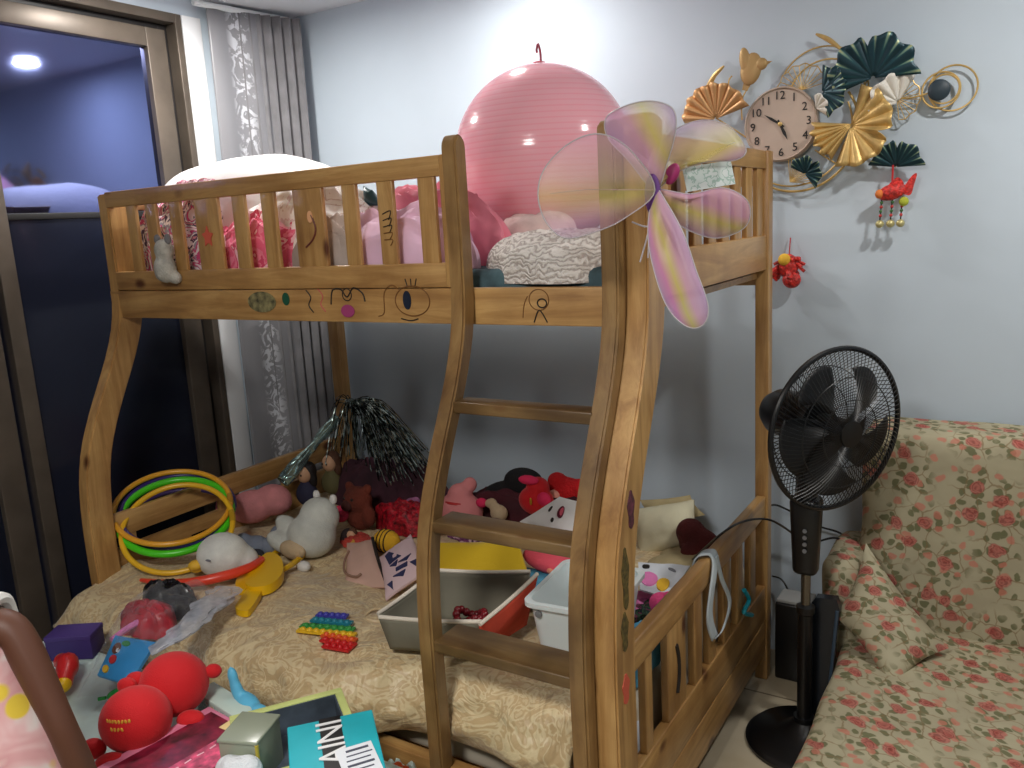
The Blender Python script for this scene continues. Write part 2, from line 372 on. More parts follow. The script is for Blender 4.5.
# upper frame
MB().span((.0, -.002, 1.352), (1.848, .026, 1.44)).build('side_rail', WX, bed)
MB().span((.05, 1.0, 1.352), (1.86, 1.026, 1.46)).build('rear_side_rail', WX, bed)
MB().span((.004, .085, 1.36), (.03, .985, 1.46)).build('end_rail', WY, bed)
MB().span((1.868, .085, 1.402), (1.896, .985, 1.508)).build('end_rail', WY, bed)
MB().span((.03, .026, 1.375), (1.868, 1.0, 1.392), bev=0).build('bed_base', WX, bed)
def guard(name, lo, hi, top, bot, slats, axis, a0, a1, sl_t=.018, mt=WX):
    """lo/hi: z of the lower and top rail; axis 0 along X at Y=a0..a1, 1 along Y at X=a0..a1"""
    t = bpy.data.objects.new(name, None); COL.objects.link(t); t.parent = bed
    def bx(p0, p1, z0, z1, nm, m, ins=0):
        if axis == 0: o = MB().span((p0, a0+ins, z0), (p1-(.01 if ins else 0), a1-ins*2.2, z1))
        else: o = MB().span((a0+ins, p0, z0), (a1-ins, p1, z1))
        return o.build(nm, m, t)
    if top: bx(top[0], top[1], hi[0], hi[1], 'top_rail', mt)
    if bot: bx(bot[0], bot[1], lo[0], lo[1], 'bottom_rail', mt)
    for s0, s1 in slats: bx(s0, s1, (lo[1] if bot else lo[0])-.002, hi[0]+.002, 'slat', WZ, .004)
    return t
slat_px = [(128, 139), (147, 159), (171, 184), (196, 222), (234, 249), (263, 279), (295, 327), (344, 361), (379, 398), (420, 440)]
slat_x = [(P(a, 232, Y=0).x, P(b, 232, Y=0).x) for a, b in slat_px]
fg = guard('front_guard', (1.442, 1.502), (1.708, 1.757), (.045, 1.395), (.045, 1.395), slat_x, 0, -.002, .024)
MB().span((1.384, -.004, 1.442), (1.402, .026, 1.757)).build('end_stile', WZ, fg)
eg = guard('end_guard', (1.505, 1.506), (1.708, 1.762), (.07, .985), None, [(.12+i*.112, .12+i*.112+.058) for i in range(8)], 1, 1.87, 1.894, mt=WY)
lg = guard('end_guard', (1.46, 1.461), (1.70, 1.752), (.085, .985), None, [(.16+i*.135, .16+i*.135+.06) for i in range(6)], 1, .004, .028, mt=WY)
rg = guard('rear_guard', (1.46, 1.461), (1.66, 1.71), (.055, 1.86), None, [(.2+i*.19, .2+i*.19+.06) for i in range(9)], 0, 1.002, 1.024)
# lower frame
MB().span((.03, -.234, .10), (1.87, -.2, .302)).build('lower_side_rail', WX, bed)
MB().span((.055, 1.0, .14), (1.86, 1.026, .36)).build('rear_side_rail', WX, bed)
MB().span((.03, -.15, .2), (1.868, 1.0, .225), bev=0).build('bed_base', WX, bed)
lb = bpy.data.objects.new('lower_end_guard', None); COL.objects.link(lb); lb.parent = bed
MB().span((1.866, -.14, .59), (1.896, .985, .662), bev=.006).build('top_rail', WY, lb)
MB().span((1.868, -.14, .222), (1.896, .985, .345)).build('board', WY, lb)
MB().span((1.868, -.14, .10), (1.896, .985, .218)).build('board', WY, lb)
for a, b in ((-.03, .012), (.11, .235), (.30, .36), (.42, .475), (.55, .61), (.68, .74), (.82, .88)):
    MB().span((1.872, a, .343), (1.892, b, .592)).build('slat', WZ, lb)
MB().tube(catmull([(1.893, .165, .40), (1.893, .178, .44), (1.893, .178, .49), (1.893, .165, .53)], 5), .006).build('drawing', m_ink, lb)
hb = bpy.data.objects.new('lower_head_guard', None); COL.objects.link(hb); hb.parent = bed
MB().span((.004, -.14, .62), (.03, .985, .70)).build('top_rail', WY, hb)
bd = MB()
for y0, y1, z0, z1 in ((-.14, .16, .36, .58), (.24, .985, .36, .58), (.16, .24, .36, .44), (.16, .24, .53, .58)): bd.span((.006, y0, z0), (.028, y1, z1), bev=0)
bd.build('board', WY, hb)
for a in (-.1, .3, .62, .9): MB().span((.008, a, .578), (.026, a+.05, .622)).build('slat', WZ, hb)
# ladder
lad = bpy.data.objects.new('ladder', None); COL.objects.link(lad); lad.parent = bed
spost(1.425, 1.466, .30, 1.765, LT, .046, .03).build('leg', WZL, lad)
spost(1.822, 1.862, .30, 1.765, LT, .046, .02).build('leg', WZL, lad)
for z, d in ((1.172, .06), (.915, .08), (.632, .1)):
    y = sl(LT, z)
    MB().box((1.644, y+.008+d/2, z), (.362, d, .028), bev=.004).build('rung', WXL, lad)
# drawings and stickers on the pine
def ink(parent, pts, r=.0022, m=None, closed=False, name='drawing'):
    return MB().tube(catmull(pts, 5, closed), r*.55, 6, closed).build(name, m or m_ink, parent)
def circ(c, rx, rz, n=14, a0=0, a1=2*PI): return [(c[0]+rx*math.cos(a0+(a1-a0)*i/n), c[1], c[2]+rz*math.sin(a0+(a1-a0)*i/n)) for i in range(n)]
yf = -.003
def disc(c, rx, rz, m, parent, name='sticker'):
    return MB().prism(circ((c[0], yf, c[2]), rx, rz, 18), (0, -.0015, 0)).build(name, m, parent, smooth=False)
sr = [o for o in bed.children if o.name.startswith('side_rail')][0]
def fx(px, py): p = P(px, py, Y=yf); return (p.x, yf, p.z)
c = fx(262, 302); disc(c, .058, .03, mat('faded_sticker', (120, 112, 78), .5, var=.45, vscale=60), sr)
c = fx(286, 299); disc(c, .014, .018, mat('green_ink', (30, 84, 60), .5), sr)
for px, py in ((310, 301), (322, 300)):
    c = fx(px, py); ink(sr, [(c[0]-.012, yf, c[2]+.03), (c[0]+.004, yf, c[2]+.01), (c[0]-.006, yf, c[2]-.012), (c[0]+.01, yf, c[2]-.032)], .003, mat('pink_ink', (196, 96, 90), .6) if px > 315 else m_ink)
c = fx(347, 297); ink(sr, [(c[0]-.06, yf, c[2]-.02), (c[0]-.05, yf, c[2]+.018), (c[0]-.02, yf, c[2]+.02), (c[0], yf, c[2]), (c[0]+.025, yf, c[2]+.024), (c[0]+.055, yf, c[2]+.01), (c[0]+.062, yf, c[2]-.012)], .0038)
ink(sr, circ((c[0], yf, c[2]+.006), .016, .016), .0025, closed=True)
disc(fx(348, 311), .024, .017, mat('magenta_ink', (160, 60, 110), .6), sr)
c = fx(406, 301); ink(sr, circ((c[0]+.02, yf, c[2]), .055, .038), .0028, mat('brown_ink', (120, 78, 34), .6), True)
disc((c[0]+.004, yf, c[2]+.002), .013, .024, mat('navy_ink', (24, 34, 52), .5), sr)
ink(sr, [(c[0]-.095, yf, c[2]-.04), (c[0]-.075, yf, c[2]-.03), (c[0]-.07, yf, c[2]+.02), (c[0]-.045, yf, c[2]+.04), (c[0]-.02, yf, c[2]+.03)], .0028, mat('brown_ink'))
for d in (-.012, 0, .012): ink(sr, [(c[0]+.02+d, yf, c[2]+.036), (c[0]+.02+d*1.5, yf, c[2]+.056)], .0025)
ink(sr, [(c[0]-.02, yf, c[2]-.045), (c[0]+.01, yf, c[2]-.05), (c[0]+.035, yf, c[2]-.045)], .003)
c = fx(539, 305); ink(sr, circ((c[0], yf, c[2]+.012), .026, .024), .0022, mat('brown_ink'), True)
ink(sr, [(c[0]-.045, yf, c[2]-.03), (c[0]-.04, yf, c[2]+.0), (c[0]-.03, yf, c[2]+.02)], .002, mat('brown_ink'))
ink(sr, [(c[0]-.015, yf, c[2]-.04), (c[0], yf, c[2]-.012), (c[0]+.02, yf, c[2]-.04)], .003); ink(sr, circ((c[0]+.008, yf, c[2]+.004), .012, .01), .003, closed=True)
yf = .0
c = fx(208, 237); st = []
for i in range(10):
    a = PI/2+i*PI/5; rr = .032 if i % 2 == 0 else .017; st.append((c[0]+rr*.8*math.cos(a), yf, c[2]+rr*math.sin(a)))
MB().prism(st, (0, -.0025, 0)).build('flower_sticker', mat('star_red', (214, 96, 74), .5), fg, smooth=False)
c = fx(311, 232); ink(fg, [(c[0]+.006, yf, c[2]+.045), (c[0]+.018, yf, c[2]+.01), (c[0]+.006, yf, c[2]-.018), (c[0]-.024, yf, c[2]-.04)], .0045, mat('moon_brown', (110, 50, 36), .5))
disc((c[0]+.002, yf, c[2]+.04), .01, .016, mat('peach_ink', (236, 176, 130), .5), fg)
c = fx(388, 228)
for k in range(5): ink(fg, [(c[0]-.015, yf, c[2]+.035-.016*k), (c[0]+.012, yf, c[2]+.042-.018*k), (c[0]+.004, yf, c[2]+.02-.016*k)], .0024, m_ink if k < 3 else mat('brown_ink'))
# stickers on the outer face of the right front post
for i, (z, h, m) in enumerate(((.985, .085, mat('plum_ink', (92, 44, 60), .6, var=.5, vscale=80)), (.845, .14, mat('olive_ink', (92, 80, 40), .6, var=.5, vscale=90)), (.73, .09, mat('olive_ink')), (.60, .07, mat('star_red')))):
    yc = sl(FT, z)+.045
    pts = [(1.91, yc+(.016+.004*math.sin(5*a))*math.cos(a), z+h/2*math.sin(a)) for a in [2*PI*k/20 for k in range(20)]]
    MB().prism(pts, (.0015, 0, 0)).build('sticker', m, rp, smooth=False)
# ---------------------------------------------------------------- bedding on the upper bunk
def stripes_mat(name, stops, scale, dist=4, rough=.85, bump=.3):
    m = bpy.data.materials.new(name); m.use_nodes = True; MATS[name] = m; nt = NT(m); tc = nt.n('ShaderNodeTexCoord')
    n = nt.n('ShaderNodeTexNoise', i_Scale=scale, i_Detail=2.0, i_Distortion=dist); nt.l(tc.outputs['Object'], n.inputs[0])
    nt.l(ramp(nt, n.outputs[0], stops, 'CONSTANT'), nt.b.inputs['Base Color']); nt.b.inputs['Roughness'].default_value = rough
    bp = nt.n('ShaderNodeBump', i_Strength=bump, i_Distance=.006); n2 = nt.n('ShaderNodeTexNoise', i_Scale=40.0); nt.l(tc.outputs['Object'], n2.inputs[0])
    nt.l(n2.outputs[0], bp.inputs['Height']); nt.l(bp.outputs[0], nt.b.inputs['Normal']); return m
m_teal = mat('teal_ticking', (70, 96, 104), .8, var=.25, vscale=20)
tag(MB().box((.95, .51, 1.437), (1.79, .94, .088), bev=.02).build('mattress', m_teal), 'thin grey teal mattress on the upper bunk behind the guard rail', 'mattress')
UZ = 1.481
m_whitecloth = mat('white_cotton', (232, 230, 228), .85, var=.04, bump=.15, bscale=30)
mb = MB()
def fn(u, v):
    a = 2*PI*u; t = v*PI/2; rr = math.cos(t)**.55; x, y = rr*math.cos(a), rr*math.sin(a)
    return Vector((.29+x*.50, .39+y*.28, UZ+.372*math.sin(t)**1.0*(1+.05*nz(x*2, y*2, 3))-.0))
mb.grid(fn, 48, 20); mb.f.append(tuple(range(47, -1, -1)))
tag(mb.build('pillow', m_whitecloth), 'big white pillow heaped at the window end of the upper bunk', 'pillow')
m_patt = stripes_mat('pink_grey_print', [(0, (60, 62, 74)), (.36, (224, 210, 214)), (.44, (196, 70, 120)), (.5, (150, 148, 160)), (.55, (238, 226, 226)), (.62, (88, 66, 90)), (.68, (212, 140, 150))], 7, 5)
tag(heap('patterned_blanket', (.25, .125, UZ), (.20, .075, .25), m_patt, seed=3, amp=.5, pw=.6), 'crumpled pink and grey patterned blanket at the window end of the upper bunk', 'blanket')
tag(heap('fluffy_scarf', (.41, .075, UZ+.255), (.11, .035, .035), stripes_mat('fluffy_pink', [(0, (220, 130, 160)), (.45, (245, 220, 225)), (.55, (160, 110, 130))], 40, 3), seed=6, amp=.7, pw=.5), 'fluffy pink and white scarf lying over the patterned blanket at the top rail', 'scarf')
p = P(163, 262, Y=-.03)
toy = thing('plush_toy', 'small white and grey plush toy squeezed between the upper guard slats', 'plush toy', (p.x, .005, p.z-.05))
plush('body', [((0, -.03, .03), (.04, .03, .045)), ((.005, -.03, .085), (.032, .028, .035)), ((-.02, -.032, .02), (.02, .02, .03)), ((.03, -.02, .0), (.022, .018, .02))], mat('white_fur', (186, 182, 172), .9, bump=.5, bscale=180, var=.15, vscale=30), toy, .005)
for dx in (-.02, .03): MB().ell((dx, -.03, .118), (.012, .009, .016)).build('ear', mat('grey_fur', (120, 118, 120), .9), toy)
tag(heap('crumpled_shirt', (.62, .105, UZ), (.20, .06, .16), stripes_mat('pink_shirt_print', [(0, (226, 96, 130)), (.42, (236, 130, 156)), (.52, (214, 76, 112)), (.6, (240, 190, 200))], 9, 3), seed=11, amp=.5, pw=.7), 'hot pink crumpled shirt behind the red flower slat of the upper bunk', 'shirt')
tag(heap('crumpled_sheet', (.76, .17, UZ), (.36, .085, .23), stripes_mat('cream_sheet_print', [(0, (240, 234, 230)), (.42, (226, 206, 206)), (.46, (244, 240, 236)), (.6, (210, 190, 180)), (.64, (242, 236, 232))], 6, 3), seed=14, amp=.45, pw=.75), 'cream patterned sheet crumpled in the middle of the upper bunk', 'sheet')
tag(heap('folded_cloth', (.93, .08, UZ), (.13, .045, .15), mat('taupe_cloth', (178, 164, 156), .9, var=.15), seed=17, amp=.5, pw=.7), 'taupe cloth bunched behind the upper slat with the brown moon sticker', 'cloth')
tag(heap('lilac_blanket', (1.18, .11, UZ), (.23, .07, .155), mat('lilac_fleece', (228, 190, 216), .9, var=.06, sheen=.3), seed=21, amp=.55, pw=.7), 'lilac pink blanket bunched against the upper guard left of the ladder', 'blanket')
tag(heap('pink_blanket', (1.16, .23, UZ), (.25, .06, .215), mat('rose_fleece', (238, 140, 160), .9, var=.08, sheen=.3), seed=24, amp=.45, pw=.7), 'rose pink blanket behind the lilac blanket on the upper bunk', 'blanket')
mb, _ = pad([P(364, 186, Y=.18), P(372, 190, Y=.17), P(382, 206, Y=.17), P(366, 207, Y=.18)], .03, 8)
o = tag(mb.build('hair_clip', mat('dark_teal_plastic', (36, 74, 80), .35)), 'dark teal curved plastic piece lying on the pink blankets of the upper bunk', 'hair clip')
# white knitted blanket
m_knit = bpy.data.materials.new('white_knit'); m_knit.use_nodes = True; nt = NT(m_knit); tc = nt.n('ShaderNodeTexCoord')
wv = nt.n('ShaderNodeTexWave', i_Scale=24.0, i_Distortion=14.0, i_Detail=3.0, bands_direction='Z'); wv.inputs['Detail Scale'].default_value = 1.2; nt.l(tc.outputs['Object'], wv.inputs[0])
nt.l(ramp(nt, wv.outputs[1], [(0, (176, 166, 160)), (.5, (226, 220, 214))]), nt.b.inputs['Base Color']); nt.b.inputs['Roughness'].default_value = .9
bp = nt.n('ShaderNodeBump', i_Strength=.6, i_Distance=.006); nt.l(wv.outputs[1], bp.inputs['Height']); nt.l(bp.outputs[0], nt.b.inputs['Normal'])
tag(heap('knitted_blanket', (1.63, .175, UZ-.035), (.235, .15, .115), m_knit, seed=31, amp=.22, pw=.4), 'white knitted blanket lying beside the pink exercise ball on the upper bunk', 'blanket')
tag(heap('folded_blanket', (1.44, .36, UZ), (.13, .06, .13), mat('pale_pink_quilting', (226, 204, 198), .9, var=.12, vscale=12, bump=.4, bscale=25), seed=35, amp=.15, pw=.4), 'pale pink folded blanket between the ladder top and the exercise ball', 'blanket')
# exercise ball
BR = .262; bc = P(543, 150, Y=.57); bc.z = 1.775
ball = thing('exercise_ball', 'big pink translucent inflated exercise ball on the upper bunk', 'ball', (bc.x, bc.y, bc.z-BR))
m = bpy.data.materials.new('pink_vinyl'); m.use_nodes = True; nt = NT(m); b_ = nt.b
b_.inputs['Base Color'].default_value = lin((255, 190, 202)); b_.inputs['Roughness'].default_value = .16
b_.inputs['Subsurface Weight'].default_value = .25; b_.inputs['Subsurface Radius'].default_value = (.2, .08, .08); b_.inputs['Subsurface Scale'].default_value = .4
tc = nt.n('ShaderNodeTexCoord'); wv = nt.n('ShaderNodeTexWave', i_Scale=20.0, bands_direction='Z'); nt.l(tc.outputs['Object'], wv.inputs[0])
nt.l(ramp(nt, wv.outputs[1], [(0, (254, 172, 186)), (.3, (255, 186, 198))]), b_.inputs['Base Color'])
bp = nt.n('ShaderNodeBump', i_Strength=.05, i_Distance=.003); nt.l(wv.outputs[1], bp.inputs['Height']); nt.l(bp.outputs[0], b_.inputs['Normal'])
MB().ell((0, 0, BR), BR, n=64, m=40).build('ball_skin', m, ball)
MB().lathe([(.02, 2*BR-.002), (.018, 2*BR+.005), (.008, 2*BR+.008)], n=20).build('valve', mat('pink_rubber', (226, 110, 124), .4), ball)
MB().tube(catmull([(.006, 0, 2*BR+.004), (.006, 0, 2*BR+.03), (.0, 0, 2*BR+.055), (-.006, 0, 2*BR+.04), (-.004, 0, 2*BR+.032)], 5), .0035).build('plug_strap', mat('raspberry_rubber', (170, 70, 90), .5), ball)
tag(heap('pink_scarf', (1.79, .25, UZ), (.06, .04, .2), mat('magenta_cloth', (196, 70, 120), .85, var=.2), seed=41, amp=.3, pw=.4), 'magenta cloth bunched beside the white paper box on the upper bunk', 'cloth')

# ---------------------------------------------------------------- butterfly wings hung on the post
wg = thing('butterfly_wings', 'sheer pink and yellow nylon butterfly wings tied to the top of the front post', 'butterfly wings', P(655, 192, Y=-.075))
wo = wg.location.copy()
def wingmat(name, stops, a=.6):
    m = bpy.data.materials.new(name); m.use_nodes = True; nt = NT(m); tc = nt.n('ShaderNodeTexCoord'); sx = nt.n('ShaderNodeSeparateXYZ'); nt.l(tc.outputs['UV'], sx.inputs[0])
    n = nt.n('ShaderNodeTexNoise', i_Scale=9.0); nt.l(tc.outputs['Object'], n.inputs[0]); ad = nt.n('ShaderNodeMath', operation='MULTIPLY_ADD'); ad.inputs[1].default_value = .18
    nt.l(n.outputs[0], ad.inputs[0]); sb = nt.n('ShaderNodeMath', operation='SUBTRACT'); nt.l(sx.outputs[1], sb.inputs[0]); sb.inputs[1].default_value = .09; nt.l(sb.outputs[0], ad.inputs[2])
    nt.l(ramp(nt, ad.outputs[0], stops), nt.b.inputs['Base Color']); nt.b.inputs['Alpha'].default_value = a; nt.b.inputs['Roughness'].default_value = .45; nt.b.inputs['Sheen Weight'].default_value = .3
    nt.b.inputs['Subsurface Weight'].default_value = .0
    return m
m_wire = mat('white_wire', (190, 184, 188), .35)
VI, YE, PI_, PU = (206, 170, 214), (222, 208, 118), (226, 176, 202), (150, 96, 180)
wings = [  # outline in photo pixels with depth, u from root to tip
 ('left', [(655, 190), (630, 150), (600, 134), (570, 143), (545, 168), (538, 195), (546, 222), (565, 238), (595, 232), (625, 218)], -.10, -.26, [(0, PI_), (.4, (240, 216, 200)), (.6, YE), (.85, PI_), (1, VI)], .27),
 ('top', [(655, 190), (628, 160), (608, 138), (606, 118), (625, 106), (650, 101), (672, 108), (676, 128), (668, 160)], -.07, -.09, [(0, VI), (.4, PI_), (.62, YE), (1, VI)], .45),
 ('upright', [(655, 190), (655, 165), (660, 144), (678, 128), (704, 120), (730, 127), (746, 149), (736, 160), (706, 162), (678, 172)], -.06, .06, [(0, VI), (.5, (230, 210, 170)), (.75, YE), (1, VI)], .38),
 ('right', [(655, 190), (690, 194), (724, 188), (748, 202), (746, 226), (718, 238), (688, 230), (664, 213)], -.07, .05, [(0, PI_), (.35, (230, 170, 206)), (.6, YE), (1, VI)], .42),
 ('tail', [(655, 190), (668, 205), (684, 235), (696, 270), (708, 305), (704, 324), (688, 327), (668, 308), (654, 270), (648, 230)], -.09, -.14, [(0, VI), (.3, PI_), (.5, YE), (.75, (228, 150, 204)), (1, VI)], .52)]
for nm, out, ya, yb, stops, al in wings:
    L0 = Vector(out[0]); far = max((Vector(q)-L0).length for q in out)
    pts = catmull([P(q[0], q[1], Y=lerp(ya, yb, (Vector(q)-L0).length/far))-wo for q in out], 6, True)
    N = len(pts); K = 8; cen = sum(pts, Vector())/N
    tip = max(pts, key=lambda q: (q-pts[0]).length); ax = (tip-pts[0]).normalized(); nrm = (pts[N//4]-pts[0]).cross(pts[3*N//4]-pts[0]).normalized(); sd = nrm.cross(ax)
    ws = [(q-pts[0]).dot(sd) for q in pts]; lo, hi = min(ws), max(ws)
    mb = MB(); mb.uv = {}
    for i, q in enumerate(pts):
        for k in range(K+1):
            t = k/K; p = pts[0].lerp(cen, .55); p = p.lerp(q, t)
            p = p+nrm*.012*math.sin(PI*t)*(1 if nrm.dot(CAM-wo) > 0 else -1)
            mb.uv[len(mb.v)] = ((p-pts[0]).dot(ax)/far, ((p-pts[0]).dot(sd)-lo)/(hi-lo)); mb.v.append(p)
    for i in range(N):
        j = (i+1) % N
        for k in range(K): mb.f.append((i*(K+1)+k, i*(K+1)+k+1, j*(K+1)+k+1, j*(K+1)+k))
    wb = mb.build('wing', wingmat('nylon_'+nm, stops, al), wg, solid=.0015)
    MB().tube(pts, .0013, 6, True).build('wire_edge', m_wire, wb)
    MB().tube([pts[0], pts[0].lerp(cen, 1.0), cen.lerp(tip, .75)], .0008, 5).build('vein', mat('purple_thread', (176, 140, 190), .6), wb)
q = [P(682, 168, Y=-.01)-wo, P(730, 160, Y=.06)-wo, P(735, 184, Y=.06)-wo, P(687, 192, Y=-.01)-wo]
MB().prism(q, (.0, .004, 0)).build('printed_tag', stripes_mat('printed_tag_card', [(0, (214, 226, 222)), (.5, (170, 196, 186)), (.56, (222, 230, 228))], 60, 0, .6, .02), wg, smooth=False)
MB().ell(P(672, 174, Y=-.04)-wo, (.014, .01, .022), (0, .5, 0)).build('bow', mat('magenta_satin', (170, 50, 110), .5), wg)
MB().ell((.0, -.012, -.005), (.016, .016, .04)).build('body', mat('purple_felt', (104, 60, 130), .8), wg)
for px, py in ((640, 262), (648, 258), (632, 222)):
    MB().tube(catmull([Vector((0, -.015, 0)), P(650, 225, Y=-.09)-wo, P(px, py, Y=-.09)-wo], 6), .0018, 6).build('tie_string', m_wire, wg)

# ---------------------------------------------------------------- wall clock with metal leaves
def W(px, py, off=.03): return P(px, py, Y=YW-off)
ck = thing('wall_clock', 'round wall clock set among gold and teal metal ginkgo leaves, rings and a bird', 'wall clock', W(783, 125, 0))
co = ck.location.copy()
def L(px, py, off=.03): return W(px, py, off)-co
m_teal_leaf = bpy.data.materials.new('teal_leaf'); m_teal_leaf.use_nodes = True; nt = NT(m_teal_leaf); tc = nt.n('ShaderNodeTexCoord'); sx = nt.n('ShaderNodeSeparateXYZ'); nt.l(tc.outputs['UV'], sx.inputs[0])
ws_ = nt.n('ShaderNodeMath', operation='SINE'); ml = nt.n('ShaderNodeMath', operation='MULTIPLY'); ml.inputs[1].default_value = 75; nt.l(sx.outputs[0], ml.inputs[0]); nt.l(ml.outputs[0], ws_.inputs[0])
mx = nt.n('ShaderNodeMath', operation='MULTIPLY'); nt.l(ws_.outputs[0], mx.inputs[0]); nt.l(sx.outputs[1], mx.inputs[1])
nt.l(ramp(nt, mx.outputs[0], [(0, (22, 56, 66)), (.55, (30, 76, 84)), (.8, (120, 150, 130)), (1, (190, 190, 140))]), nt.b.inputs['Base Color']); nt.b.inputs['Roughness'].default_value = .4; nt.b.inputs['Metallic'].default_value = .3
m_ivory = mat('ivory_leaf', (236, 232, 222), .5)
def ginkgo(name, root, tip, spread, m, pleats=9, off=.04, parent=ck, depth=.014, wire=False, lobes=.07, notch=True):
    """fan leaf from its root pixel to the middle of its rim"""
    r0 = L(*root, off); ax = L(*tip, off)-r0; R = ax.length; a0 = math.atan2(ax.z, ax.x); mb = MB()
    if wire:
        rim = []
        for i in range(25):
            a = a0+spread*(i/24-.5); rim.append(r0+Vector((math.cos(a), 0, math.sin(a)))*R*(1-.04*(1+math.cos(i*PI/2))))
        for i in range(0, 25, 2): mb.tube([r0, rim[i]], .0013, 5)
        mb.tube(rim, .0018, 5); return mb.build(name, m, parent)
    def fn(u, v):
        a = a0+spread*(u-.5); rr = R*(v*(1+lobes*math.cos(u*pleats*PI*1.3)-(.35*max(0, 1-abs(u-.5)/.045) if notch else 0)*v))
        rr = R*.05+rr*.95
        return r0+Vector((math.cos(a)*rr, -.025*v*math.sin(PI*u)-depth*v*abs(math.sin(u*pleats*PI)), math.sin(a)*rr))
    return mb.grid(fn, pleats*6, 8).build(name, m, parent, solid=.002)
# face
MB().lathe([(.108, -.016), (.116, -.012), (.116, .012), (.111, .018), (.107, .012), (.0005, .012)], Matrix.Translation(Vector((0, -.02, 0))) @ Matrix.Rotation(PI/2, 4, 'X'), 64).build('clock_face', mat('champagne_dial', (196, 176, 160), .42, metal=.25, var=.05), ck)
dial = [o for o in ck.children if o.name.startswith('clock_face')][0]
m_num = mat('dial_black', (26, 24, 24), .5)
for h in range(1, 13):
    a = PI/2-h*PI/6+.03
    text(str(h), .036, frame((1, 0, 0), (0, 0, 1), (0, -1, 0), (.088*math.cos(a), -.0335, .088*math.sin(a))), m_num, 'numeral', dial)
for a, ln, w_, nm in ((math.radians(146), .062, .0042, 'minute_hand'), (math.radians(-65), .056, .005, 'hour_hand')):
    d = Vector((math.cos(a), 0, math.sin(a))); s_ = Vector((-d.z, 0, d.x)); o_ = Vector((0, -.036, 0))
    MB().prism([o_-d*.015-s_*w_*.5, o_-d*.015+s_*w_*.5, o_+d*ln*.55+s_*w_, o_+d*ln, o_+d*ln*.55-s_*w_], (0, -.0018, 0)).build(nm, m_num, dial, smooth=False)
MB().lathe([(.007, 0), (.007, .006), (.002, .009)], Matrix.Translation(Vector((0, -.034, 0))) @ Matrix.Rotation(PI/2, 4, 'X'), 16).build('hub', m_gold, dial)
# rings and stems
def ring(px, py, r, off=.02, t=.0028, a0=0, a1=2*PI):
    c = L(px, py, off); n = 48
    return MB().tube([c+Vector((math.cos(a0+(a1-a0)*i/n), 0, math.sin(a0+(a1-a0)*i/n)))*r for i in range(n+(0 if a1-a0 > 6.2 else 1))], t, 6, a1-a0 > 6.2).build('ring', m_gold, ck)
ring(797, 132, .185, .022, .004, -2.6, .6); ring(794, 130, .175, .018, .003, -2.5, .4)
ring(826, 98, .115, .018, .0028); ring(822, 92, .135, .014, .0026, -.4, 2.6)
ring(953, 88, .063, .02); ring(944, 89, .040, .03); ring(941, 90, .05, .026)
ginkgo('teal_leaf', (873, 78), (868, 36), 3.5, m_teal_leaf, 9, .06, depth=.006)
ginkgo('ivory_leaf', (898, 102), (880, 84), 2.6, m_ivory, 5, .035, notch=False)
ginkgo('teal_leaf', (822, 92), (848, 86), 2.9, m_teal_leaf, 6, .055, depth=.006)
ginkgo('ivory_leaf', (816, 108), (828, 100), 2.4, m_ivory, 4, .035, notch=False)
ginkgo('gold_leaf', (851, 126), (892, 134), 3.3, m_gold, 9, .045, notch=True, lobes=.03)
ginkgo('gold_leaf', (852, 124), (817, 144), 1.2, m_gold, 6, .042, notch=False)
ginkgo('gold_leaf', (716, 119), (711, 85), 2.9, mat('rose_gold_leaf', (222, 174, 120), .42, metal=.35, var=.1), 10, .04, notch=False, lobes=.03)
ginkgo('wire_leaf', (802, 90), (799, 64), 3.0, m_gold, off=.03, wire=True)
ginkgo('wire_leaf', (897, 99), (921, 93), 3.2, m_gold, off=.03, wire=True)
ginkgo('wire_leaf', (790, 182), (808, 164), 1.8, m_gold, off=.03, wire=True)
ginkgo('teal_leaf', (805, 174), (817, 160), 3.6, m_teal_leaf, 7, .05, depth=.005)
ginkgo('teal_leaf', (896, 167), (899, 141), 3.0, m_teal_leaf, 6, .04, depth=.006)
MB().lathe([(.001, .006), (.024, .005), (.03, 0), (.024, -.005), (.001, -.006)], Matrix.Translation(L(939, 90, .04)) @ Matrix.Rotation(PI/2, 4, 'X'), 32).build('disc_ornament', mat('dark_slate', (40, 56, 66), .5), ck)
for a, b_, c_ in (((897, 99), (915, 97), (932, 92)), ((742, 120), (742, 100), (750, 84)), ((716, 118), (735, 130), (750, 140)), ((853, 126), (880, 150), (896, 167)), ((872, 72), (858, 100), (853, 126)), ((815, 150), (840, 165), (850, 158)), ((711, 86), (716, 76), (724, 66)), ((728, 90), (729, 80), (732, 76))):
    MB().tube(catmull([L(*a, .03), L(*b_, .034), L(*c_, .03)], 8), .0026, 6).build('stem', m_gold, ck)
for a, b_ in (((816, 34), (842, 50)), ((706, 88), (724, 66))):
    q = [L(*a, .03), L(*b_, .04)]; MB().tube(catmull([q[0], q[0].lerp(q[1], .5)+Vector((0, 0, .006)), q[1]], 6), [.003+.0045*math.sin(PI*i/12) for i in range(13)], 8).build('bud', m_gold, ck)
# bird
bb_ = L(751, 69, .045); mb = MB(); mb.ell(bb_, (.034, .009, .050), (0, .2, 0)); mb.ell(L(761, 64, .045), (.021, .009, .019)); mb.ell(L(745, 61, .047), (.018, .007, .042), (0, -.15, 0))
mb.prism([L(764, 61, .043), L(772, 61, .043), L(765, 66, .043)], (0, .004, 0)); mb.prism([L(745, 76, .043), L(754, 78, .043), L(747, 91, .043), L(742, 90, .043)], (0, .004, 0))
mb.build('bird', mat('bronze_gold', (186, 152, 100), .45, metal=.35), ck)
